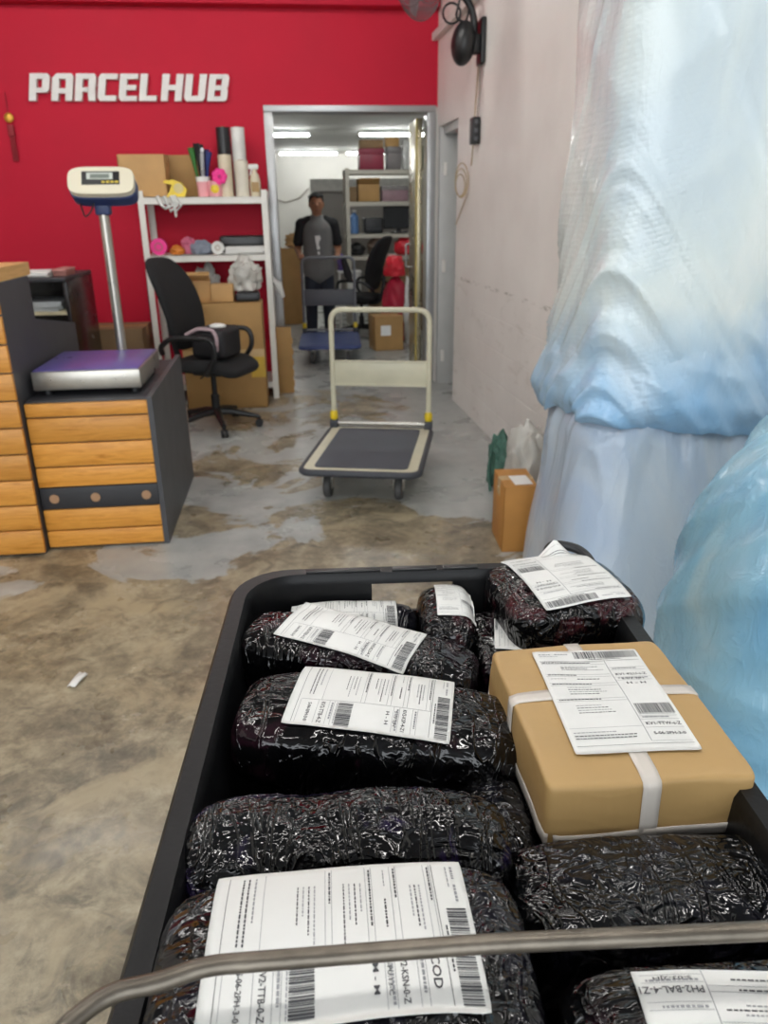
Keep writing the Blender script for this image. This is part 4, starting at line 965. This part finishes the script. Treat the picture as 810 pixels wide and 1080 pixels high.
spec = [(TW-.097, TL-.097, .055, 0), (TW-.036, TL-.036, .060, D-.055), (TW-.032, TL-.032, .060, D-.016), (TW-.030, TL-.030, .061, D-.012),
        (TW-.012, TL-.012, .068, D-.012), (TW-.012, TL-.012, .068, D-.022), (TW, TL, .07, D-.022), (TW, TL, .07, D-.006), (TW-.008, TL-.008, .068, D),
        (TW-.040, TL-.040, .060, D), (TW-.048, TL-.048, .058, D-.007), (TW-.050, TL-.050, .057, D-.014), (TW-.054, TL-.054, .056, D-.053), (TW-.115, TL-.115, .050, .006)]
loops = [tub_loop(b, *s) for s in spec]
n = len(loops[0]); hk = 2*9   # index of the far wall segment that carries the hand hole
for i, (A, B) in enumerate(zip(loops, loops[1:])):
    for k in range(n):
        if k == hk and i in (1, 11): continue
        b.bm.faces.new((A[k], A[(k+1) % n], B[(k+1) % n], B[k]))
O0, O1, I1, I0 = loops[1], loops[2], loops[11], loops[12]
k, k2 = hk, hk+1
for q in ((O0[k], O0[k2], I0[k2], I0[k]), (O1[k], I1[k], I1[k2], O1[k2]), (O0[k], I0[k], I1[k], O1[k]), (O0[k2], O1[k2], I1[k2], I0[k2])): b.bm.faces.new(q)
b.bm.faces.new(loops[0][::-1]); b.bm.faces.new(loops[-1])
b.build('shell', M_TUB, t, world=False, smooth=35)
# ribs across the far rim and small wear marks
b = MB()
for x0, x1 in ((-.145, -.05), (-.035, .022), (.03, .075)): b.box((x0, TL/2-.018, D-.0005), (x1, TL/2-.007, D+.002), .001)
b.build('rim_ribs', simple('black_tub_rib', '#0f1012', .4), t, world=False)
for s in (1,):
    b = MB(); b.tube(fillet([(.165, TL/2-.012, D-.004), (.17, TL/2+.005, D+.022), (.21, TL/2-.015, D+.022), (.225, TL/2-.055, D-.004)], .02), .006, 10); b.build('rope_handle', M_BLK, t, world=False)

M_BAR = simple('worn_galvanised_bar', '#6e675d', .4, .7, var=.3, vscale=35, bump=.15, bscale=120)
t = thing('hand_cart', 'low steel hand cart under the black tub with a bent grey handle bar', 'cart', (TC.x, TC.y, 0), RT)
b = MB(); b.box((-.24, -.36, .665), (.24, .36, .685), .008); b.build('deck', M_STEEL, t, world=False)
b = MB()
for sx in (-1, 1):
    b.tube(fillet([(sx*.22, -.33, .11), (sx*.22, -.33, .66), (sx*.22, .33, .66), (sx*.22, .33, .11)], .04), .012, 10)
for y in (-.33, .33): b.tube([(-.22, y, .30), (.22, y, .30)], .01, 8)
b.build('frame', M_STEEL, t, world=False)
for sx in (-1, 1):
    for sy in (-1, 1):
        b = MB(); b.T = Matrix.Translation((sx*.22, sy*.33, .055)) @ Matrix.Rotation(R(90), 4, 'Y'); b.lathe([(.015, -.014), (.05, -.015), (.055, -.01), (.055, .01), (.05, .015), (.015, .014)]); b.build('wheel', M_RUB, t, world=False)
b = MB()
b.tube(fillet([(-.152, .20, .67), (-.152, .205, 1.02), (-.134, .262, 1.088), (-.110, .282, 1.09), (-.086, .284, 1.09), (-.064, .291, 1.09), (.08, .286, 1.09), (.36, .266, 1.09), (.40, .20, 1.03), (.40, .17, .67)], .022), .0050, 14)
b.build('handle_bar', M_BAR, t)

# under-tub tote is not visible; the parcels below the top layer only fill the dark gaps
# ------------------------------------------------------------------ parcels
def m_wrap(name, tint, tint2, haze=.0):
    t = NT(name)
    ob = t.new('ShaderNodeObjectInfo'); cc = t.new('ShaderNodeCombineXYZ')
    for i in range(3): t.link(t.math('MULTIPLY', ob.outputs['Random'], 11.0+7*i), cc.inputs[i])
    def vec(scale, rot=(0, 0, 0)):
        ad = t.new('ShaderNodeVectorMath', operation='ADD'); t.link(t.mapping(scale=scale, rot=rot), ad.inputs[0]); t.link(cc.outputs[0], ad.inputs[1]); return ad.outputs[0]
    v = vec((1, 1, 1))
    n = t.noise(14, 4, .6, 1, vec=v)
    base = t.ramp(n, [(.36, lin('#050506')), (.52, lin('#0a0a0b')), (.60, lin(tint)), (.68, lin('#08080a')), (.76, lin(tint2))])
    def ridge(w, p, k=4.4): return t.math('POWER', t.math('SUBTRACT', 1, t.math('ABSOLUTE', t.math('MULTIPLY_ADD', w, k, -k/2)), clamp=True), p)
    hz = t.math('MULTIPLY', t.ramp(t.noise(9, 3, .5, .5, vec=v), [(.5, (0, 0, 0)), (.7, (1, 1, 1))]), haze)
    base = t.mix(hz, base, lin('#24282b'))
    big = t.noise(16, 1, .4, .8, vec=v)                                     # the soft goods inside push the film out
    mid = t.noise(42, 1.5, .45, 1.6, vec=vec((1, 1.7, 1), (0, 0, .4)))      # tight crinkles of stretched film
    r2 = ridge(t.noise(11, 2, .5, 2.0, vec=vec((2.4, 1, 1), (0, 0, .3))), 8)  # a few sharp seams where the wrap overlaps
    msk = t.ramp(t.noise(7, 2, .5, .6, vec=vec((1, 1, 1), (.4, .2, 0))), [(.38, (.18, .18, .18)), (.62, (1.25, 1.25, 1.25))])
    nb = t.bump(big, .6, .02); nb = t.bump(t.math('MULTIPLY', mid, msk), .85, .008, nb); nb = t.bump(r2, .6, .003, nb)
    t.set(base=base, rough=.07, spec=.5, normal=nb, coat=.0); return t.m
M_W1 = m_wrap('black_stretch_film', '#24121a', '#16161c', .25); M_W2 = m_wrap('black_film_with_grey_haze', '#17171f', '#1d2226', .7); M_W3 = m_wrap('dark_maroon_film', '#3a161c', '#241018', .2)
M_W4 = m_wrap('black_film_purple_tint', '#2a2140', '#20161e', .45)  # purple tint of the film itself, mottled through the base colour
M_KRAFT = simple('kraft_paper', '#b3925e', .5, var=.06, vscale=9, bump=.22, bscale=22)
M_STRAP = simple('white_strap_tape', '#cfc8bf', .25, var=.04, vscale=20)
M_LAB = simple('label_paper', '#e3e4e1', .45, var=.015, vscale=30); M_INK = simple('label_ink', '#45464a', .6, var=.02); M_INK2 = simple('label_ink_grey', '#9b9da0', .6, var=.02)

def parcel_mesh(a, b_, h, n, mm, seed, lump=.004, wr=.0003, pil=.12, cuts=64, end=0.):
    mb = MB(); bmesh.ops.create_cube(mb.bm, size=2); bmesh.ops.subdivide_edges(mb.bm, edges=mb.bm.edges[:], cuts=cuts, use_grid_fill=True)
    for x in mb.bm.verts:
        p = x.co; yz = (abs(p.y)**mm+abs(p.z)**mm)**(1/mm); s = (abs(p.x)**n+yz**n)**(-1/n)
        q = Vector((p.x*s*a, p.y*s*b_, p.z*s*h/2)); ux, uy = p.x*s, p.y*s
        q.z *= 1 - pil*(ux*ux)*.8 - pil*.5*uy*uy
        q.y *= 1 - end*ux**4
        w = q*14 + Vector((seed*5.1, seed*2.7, seed)); nv = Vector((noise.noise(w), noise.noise(w+Vector((31, 0, 0))), noise.noise(w+Vector((0, 47, 0)))))
        q += nv*lump
        w = Vector((q.x*18, q.y*42, q.z*42)) + Vector((seed, seed*9.1, 0)); rg = 2*max(0, 1-3.2*abs(noise.noise(w)))**2; w2 = Vector((q.x*75, q.y*38, q.z*38)) + Vector((seed*3, 1, 5)); rg2 = 3*max(0, 1-3*abs(noise.noise(w2)))**2
        nn = Vector((ux**3/a, uy**3/b_, (p.z*s)**3/h)).normalized()
        q += nn*(wr*rg + wr*.5*rg2)
        x.co = q
    zm = min(x.co.z for x in mb.bm.verts)
    for x in mb.bm.verts: x.co.z -= zm
    return mb
BVH = {}
def parcel(label, loc, size, rz, mat, seed, name='parcel', n=5, mm=3.2, ry=0., rx=0., group='parcels in the black tub', **k):
    mb = parcel_mesh(size[0]/2, size[1]/2, size[2], n, mm, seed, **k)
    mat4 = Matrix.Translation(loc) @ Matrix.Rotation(R(rz), 4, 'Z') @ Matrix.Rotation(R(ry), 4, 'Y') @ Matrix.Rotation(R(rx), 4, 'X')
    bv = BVHTree.FromBMesh(mb.bm)
    o = mb.build(name, mat, smooth=180, world=False, root=mat4); BVH[o] = bv
    return tag(o, label, 'parcel', group)

GLY = {}
def glyphs(s, bold=.0):
    if (s, bold) in GLY: return GLY[(s, bold)]
    cu = bpy.data.curves.new('tmp', 'FONT'); cu.body = s; cu.size = 1; cu.resolution_u = 2; cu.offset = bold
    ob = bpy.data.objects.new('tmp', cu); COL.objects.link(ob)
    dg = bpy.context.evaluated_depsgraph_get(); ev = ob.evaluated_get(dg); me = ev.to_mesh()
    me.calc_loop_triangles()
    r = ([tuple(v.co[:2]) for v in me.vertices], [tuple(tr.vertices) for tr in me.loop_triangles])
    ev.to_mesh_clear(); bpy.data.objects.remove(ob); bpy.data.curves.remove(cu)
    GLY[(s, bold)] = r; return r

def make_label(o, cx, cy, rot, w=.105, h=.150, texts=(), seed=1, dens=1.0, name='shipping_label', lift=.0009, right_text=True, curl=None, logo=True, vmax=1.0):
    """paper waybill laid over the parcel's own surface, printed with bars, rules and type"""
    rn = random.Random(seed); bv = BVH[o]; r = R(rot); U = Vector((math.cos(r), math.sin(r))); V = Vector((math.sin(r), -math.cos(r)))
    nu, nv = 22, 32; Z = [[0]*(nu+1) for _ in range(nv+1)]
    def loc(u, v): return Vector((cx, cy)) + U*(u-.5)*w + V*(v-.5)*h
    last = 0
    for j in range(nv+1):
        for i in range(nu+1):
            p = loc(i/nu, min(j/nv, vmax)); hit = bv.ray_cast(Vector((p.x, p.y, 1)), Vector((0, 0, -1)))
            if hit[0] is not None: last = hit[0].z
            Z[j][i] = last
    for _ in range(2):
        N = [[max(Z[b][a] for b in range(max(0, j-1), min(nv, j+1)+1) for a in range(max(0, i-1), min(nu, i+1)+1)) for i in range(nu+1)] for j in range(nv+1)] if _ == 0 else Z
        Z = [[(lambda L: sum(L)/len(L))([N[b][a] for b in range(max(0, j-1), min(nv, j+1)+1) for a in range(max(0, i-1), min(nu, i+1)+1)]) for i in range(nu+1)] for j in range(nv+1)]
    if curl:
        for j in range(nv+1):
            for i in range(nu+1): Z[j][i] += curl(i/nu, j/nv)
    def zat(u, v):
        x = min(max(u, 0), 1)*nu; y = min(max(v, 0), 1)*nv; i = min(int(x), nu-1); j = min(int(y), nv-1); fx, fy = x-i, y-j
        return (Z[j][i]*(1-fx)+Z[j][i+1]*fx)*(1-fy)+(Z[j+1][i]*(1-fx)+Z[j+1][i+1]*fx)*fy
    bm_ = bmesh.new()
    def P(u, v, e): q = loc(u, v); return bm_.verts.new((q.x, q.y, zat(u, v)+lift+e))
    def corner(u, v):  # rounded corners
        k = .035; ku = k; kv = k*w/h
        du = max(ku-u, u-1+ku, 0)/ku; dv = max(kv-v, v-1+kv, 0)/kv
        if du > 0 and dv > 0:
            l = math.hypot(du, dv)
            if l > 1: u = .5+(u-.5)*(1-ku*(1-1/l)*1.0); v = .5+(v-.5)*(1-kv*(1-1/l)*1.0)
        return u, v
    top = [[P(*corner(i/nu, j/nv*vmax), 0) for i in range(nu+1)] for j in range(nv+1)]
    bot = [[P(*corner(i/nu, j/nv*vmax), -.0005) for i in range(nu+1)] for j in range(nv+1)]
    for j in range(nv):
        for i in range(nu):
            bm_.faces.new((top[j][i], top[j+1][i], top[j+1][i+1], top[j][i+1])); bm_.faces.new((bot[j][i], bot[j][i+1], bot[j+1][i+1], bot[j+1][i]))
    for j in range(nv):
        for i in (0, nu):
            bm_.faces.new((top[j][i], bot[j][i], bot[j+1][i], top[j+1][i]))
    for i in range(nu):
        for j in (0, nv): bm_.faces.new((top[j][i], top[j][i+1], bot[j][i+1], bot[j][i]))
    E = .00045
    def rect(u0, v0, u1, v1, mi=1):
        if v0 > vmax-.01: return
        v1 = min(v1, vmax)
        ku = max(1, int(math.ceil(abs(u1-u0)*nu))); kv = max(1, int(math.ceil(abs(v1-v0)*nv)))
        g = [[P(u0+(u1-u0)*a/ku, v0+(v1-v0)*b/kv, E) for a in range(ku+1)] for b in range(kv+1)]
        for b in range(kv):
            for a in range(ku):
                f = bm_.faces.new((g[b][a], g[b+1][a], g[b+1][a+1], g[b][a+1])); f.material_index = mi
    def text(s, u, v, hh, bold=.012, mi=1, width=None):
        vs, tr = glyphs(s, bold)
        if not vs or v > vmax: return
        x0 = min(p[0] for p in vs); x1 = max(p[0] for p in vs); sc = hh/.73; k = sc*h/w
        if width: k = width/(x1-x0)
        pv = [P(u+(x-x0)*k, v-y*sc, E) for x, y in vs]
        for t3 in tr:
            try: f = bm_.faces.new([pv[q] for q in t3]); f.material_index = mi
            except ValueError: pass
    def words(u0, v, u1, hh=.005, mi=2):
        u = u0
        while u < u1-.01:
            L = rn.uniform(.010, .034); rect(u, v, min(u+L, u1), v+hh*.85, mi); u += L+.007
    def bars(u0, v0, u1, v1):
        u = u0
        while u < u1:
            L = rn.choice([.004, .006, .009, .013]); rect(u, v0, min(u+L, u1), v1, 1); u += L+rn.choice([.005, .007, .010])
    def bars_v(*a): bars(*a)
    lw = .003
    # frame rules
    for v in (.125, .945): rect(.03, v, .97, v+lw*.8)
    rect(.635, .125, .635+.005, .925, 2)
    for v in (.135, .16, .275, .30, .375, .40, .535, .56, .80): rect(.03, v, .63, v+lw*.7, 2)
    for v in (.205, .235, .315, .35, .715, .745, .815, .925): rect(.645, v, .97, v+lw*.7, 2)
    # barcodes
    bars(.38, .02, .97, .095); words(.5, .103, .8, .008, 1); bars(.66, .60, .97, .69); words(.66, .695, .96, .006)
    if logo: words(.05, .04, .16, .012, 2); words(.20, .04, .33, .012, 2); words(.05, .065, .22, .006, 2)
    # left column: headings and address lines
    for v in (.141, .281, .382, .541): words(.05, v, .05+rn.uniform(.25, .45), .008, 1)
    for k in range(3): words(.20, .185+.018*k, .20+rn.uniform(.22, .40), .007, 1 if k == 1 else 2)
    words(.06, .325, .2); words(.30, .325, .5, .008, 1)
    for k in range(4): words(.17, .42+.022*k, .17+rn.uniform(.2, .42), .006, 1 if k % 2 else 2)
    for k in range(4): words(.17, .60+.022*k, .17+rn.uniform(.2, .42), .006, 1 if k % 2 else 2)
    words(.05, .835, .4, .008, 2)
    for k in range(2): words(.05, .862+.022*k, .55, .008, 1)
    # right column
    words(.67, .213, .9, .012, 2); words(.67, .322, .95, .012, 2); words(.67, .722, .9, .012, 2)
    for s, u, v, hh, wd in texts: text(s, u, v, hh, .014, 1, wd)
    me = bpy.data.meshes.new(name); bm_.to_mesh(me); bm_.free()
    for x in (M_LAB, M_INK, M_INK2): me.materials.append(x)
    for p in me.polygons: p.use_smooth = True
    q = bpy.data.objects.new(name, me); COL.objects.link(q); q.parent = o; q['label'] = 'white printed shipping label'
    return q
def std(a, c, d='S-06-2PH-3-0', e='H - H', f='S-03-2JH', cod=None):
    L = [(a, .67, .295, .024, .28), (f, .70, .343, .016, .2), (e, .72, .395, .022, .17), (c, .67, .795, .026, .29), (d, .69, .875, .022, .26)]
    if cod: L.append((cod, .69, .185, .032, .19))
    return L

def strap_loop(o, a, h, ax, at, wdt, mat, name='strap'):
    """band of tape wrapped round a parcel through rays cast at its middle"""
    bv = BVH[o]; bm_ = bmesh.new(); n = 72; rings = []
    for k in range(n):
        th = 2*math.pi*k/n + .001; row = []
        for s in (-1, -.33, .33, 1):
            off = at+s*wdt/2; d = Vector((math.cos(th), 0, math.sin(th))) if ax == 'Y' else (Vector((0, math.cos(th), math.sin(th))) if ax == 'X' else Vector((math.cos(th), math.sin(th), 0)))
            d = Vector((d.x*a[0], d.y*a[1], d.z*a[2])).normalized()
            c = Vector((off if ax == 'X' else 0, off if ax == 'Y' else 0, h/2 if ax != 'Z' else off))
            hit = bv.ray_cast(c + d*1.0, -d)
            row.append(hit[0]+d*.0009 if hit[0] is not None else None)
        rings.append(row)
    lastr = None
    for row in rings:
        for i, x in enumerate(row):
            if x is None: row[i] = lastr[i].copy() if lastr else Vector((0, 0, 0))
        lastr = row
    V = [[bm_.verts.new(x) for x in row] for row in rings]
    for k in range(n):
        for i in range(3): bm_.faces.new((V[k][i], V[k][i+1], V[(k+1) % n][i+1], V[(k+1) % n][i]))
    bmesh.ops.recalc_face_normals(bm_, faces=bm_.faces)
    me = bpy.data.meshes.new(name); bm_.to_mesh(me); bm_.free(); me.materials.append(mat)
    for p in me.polygons: p.use_smooth = True
    q = bpy.data.objects.new(name, me); COL.objects.link(q); q.parent = o
    sm = q.modifiers.new('thick', 'SOLIDIFY'); sm.thickness = .0006; sm.offset = 1
    return q

# kraft box
KH = .062
k = parcel('brown kraft paper parcel with white straps lying on the right of the tub', (.262, .556, 1.033-KH), (.172, .207, KH), -1.5, M_KRAFT, 2, n=26, mm=16, lump=.0035, wr=.0001, pil=.03)
strap_loop(k, (.086, 1, KH/2), KH, 'Y', .012, .015, M_STRAP, 'cross_strap'); strap_loop(k, (1, .103, KH/2), KH, 'X', -.002, .015, M_STRAP, 'long_strap')
strap_loop(k, (.086, .103, 1), KH, 'Z', .012, .013, M_STRAP, 'side_strap')
make_label(k, .002, .006, -2, h=.156, texts=std('KV1-KLU-s-Z', 'KV1-TTW-s-Z'), seed=3, lift=.0022)
# black wrapped parcels of the top layer
p = parcel('black wrapped parcel with curled label poking above the far right rim', (.300, .800, .945), (.155, .155, .092), 3, M_W3, 4, mm=4.5, n=7, lump=.005, pil=.12)
make_label(p, .004, .006, 184, .105, .138, std('KV2-KLU-0-Z', 'KV2-TTW-0-Z'), 5, curl=lambda u, v: .022*max(0, 1-math.hypot((u-.30)/.2, (v-1)/.16)))
p = parcel('long dark parcel under the overlapping label near the far left corner', (.045, .838, .922), (.17, .065, .072), -2, M_W2, 6, mm=2.6)
make_label(p, -.005, -.004, -92, .062, .130, std('PH1-KLU-0-Z', 'PH1-TTW-0-Z'), 6)
p = parcel('long black wrapped parcel with skewed label, second row on the left', (.045, .742, .925), (.262, .098, .088), -17, M_W1, 8, ry=6, mm=4, n=7, pil=.16, end=.1)
make_label(p, -.012, .004, -100, .082, .152, std('KV3-KLU-4-Z', 'KV3-TTB-4-Z'), 8)
p = parcel('black wrapped parcel with flat label in the third row on the left', (.055, .605, .938), (.266, .118, .084), -11, M_W1, 10, ry=3, mm=4.5, n=7, pil=.2, end=.1)
make_label(p, -.007, .004, -93, .098, .152, std('KV2-KSP-4-Z1', 'KV2-TTB-4-Z'), 9)
parcel('unlabelled crinkled black roll in the fourth row on the left', (.018, .452, .935), (.242, .098, .096), -2, M_W4, 12, mm=2.2, n=5, pil=.06, wr=.0005, lump=.005)
p = parcel('nearest black parcel with the COD label under the handle bar', (.008, .322, .955), (.225, .145, .098), -1, M_W2, 14, mm=4, n=6, pil=.12)
make_label(p, .000, .010, -91, .107, .158, std('KV2-KSN-0-Z', 'KV2-TTB-0-Z', e='M - M', f='B-PU.13-C', cod='COD'), 11)
parcel('unlabelled black shrink-wrapped parcel in front of the kraft parcel', (.252, .396, .912), (.24, .098, .088), -4, M_W2, 16, mm=4, n=7, pil=.1, wr=.0004)
p = parcel('black parcel with upside-down label in the nearest right corner', (.228, .248, .948), (.20, .125, .093), -2, M_W1, 18, mm=4, n=6, pil=.1)
make_label(p, -.003, .060, 174, .107, .150, [('PH2-BAL-4-Z1', .66, .30, .030, .33)]+std('', 'PH2-TTB-4-Z')[1:], 12, vmax=.375)
p = parcel('small upright dark red parcel in the middle of the far row', (.162, .815, .922), (.068, .135, .092), -4, M_W3, 20, mm=2.4, n=4, pil=.1)
make_label(p, .012, .004, -3, .046, .085, std('', '')[1:2], 13)
p = parcel('low black parcel half hidden between the dark red parcel and kraft parcel', (.222, .765, .912), (.075, .16, .075), -4, M_W1, 22, mm=3.4, pil=.1)
make_label(p, .012, .012, 80, .105, .040, [], 14, logo=False)
p = parcel('small black parcel squeezed between the crinkled roll and kraft parcel', (.148, .50, .90), (.055, .12, .085), -4, M_W2, 24, mm=2.8, pil=.1)
# dark parcels that fill the tub below
base = parcel('plain black parcel in the bottom layer of the tub', (.035, .72, .722), (.17, .19, .185), -5, M_W1, 30, mm=6, n=8, group='black parcels in the bottom layer', cuts=20)
for x, y in ((.215, .70), (.028, .525), (.205, .515), (.018, .335), (.195, .325)):
    dup(base, (x, y, .722), R(-5))
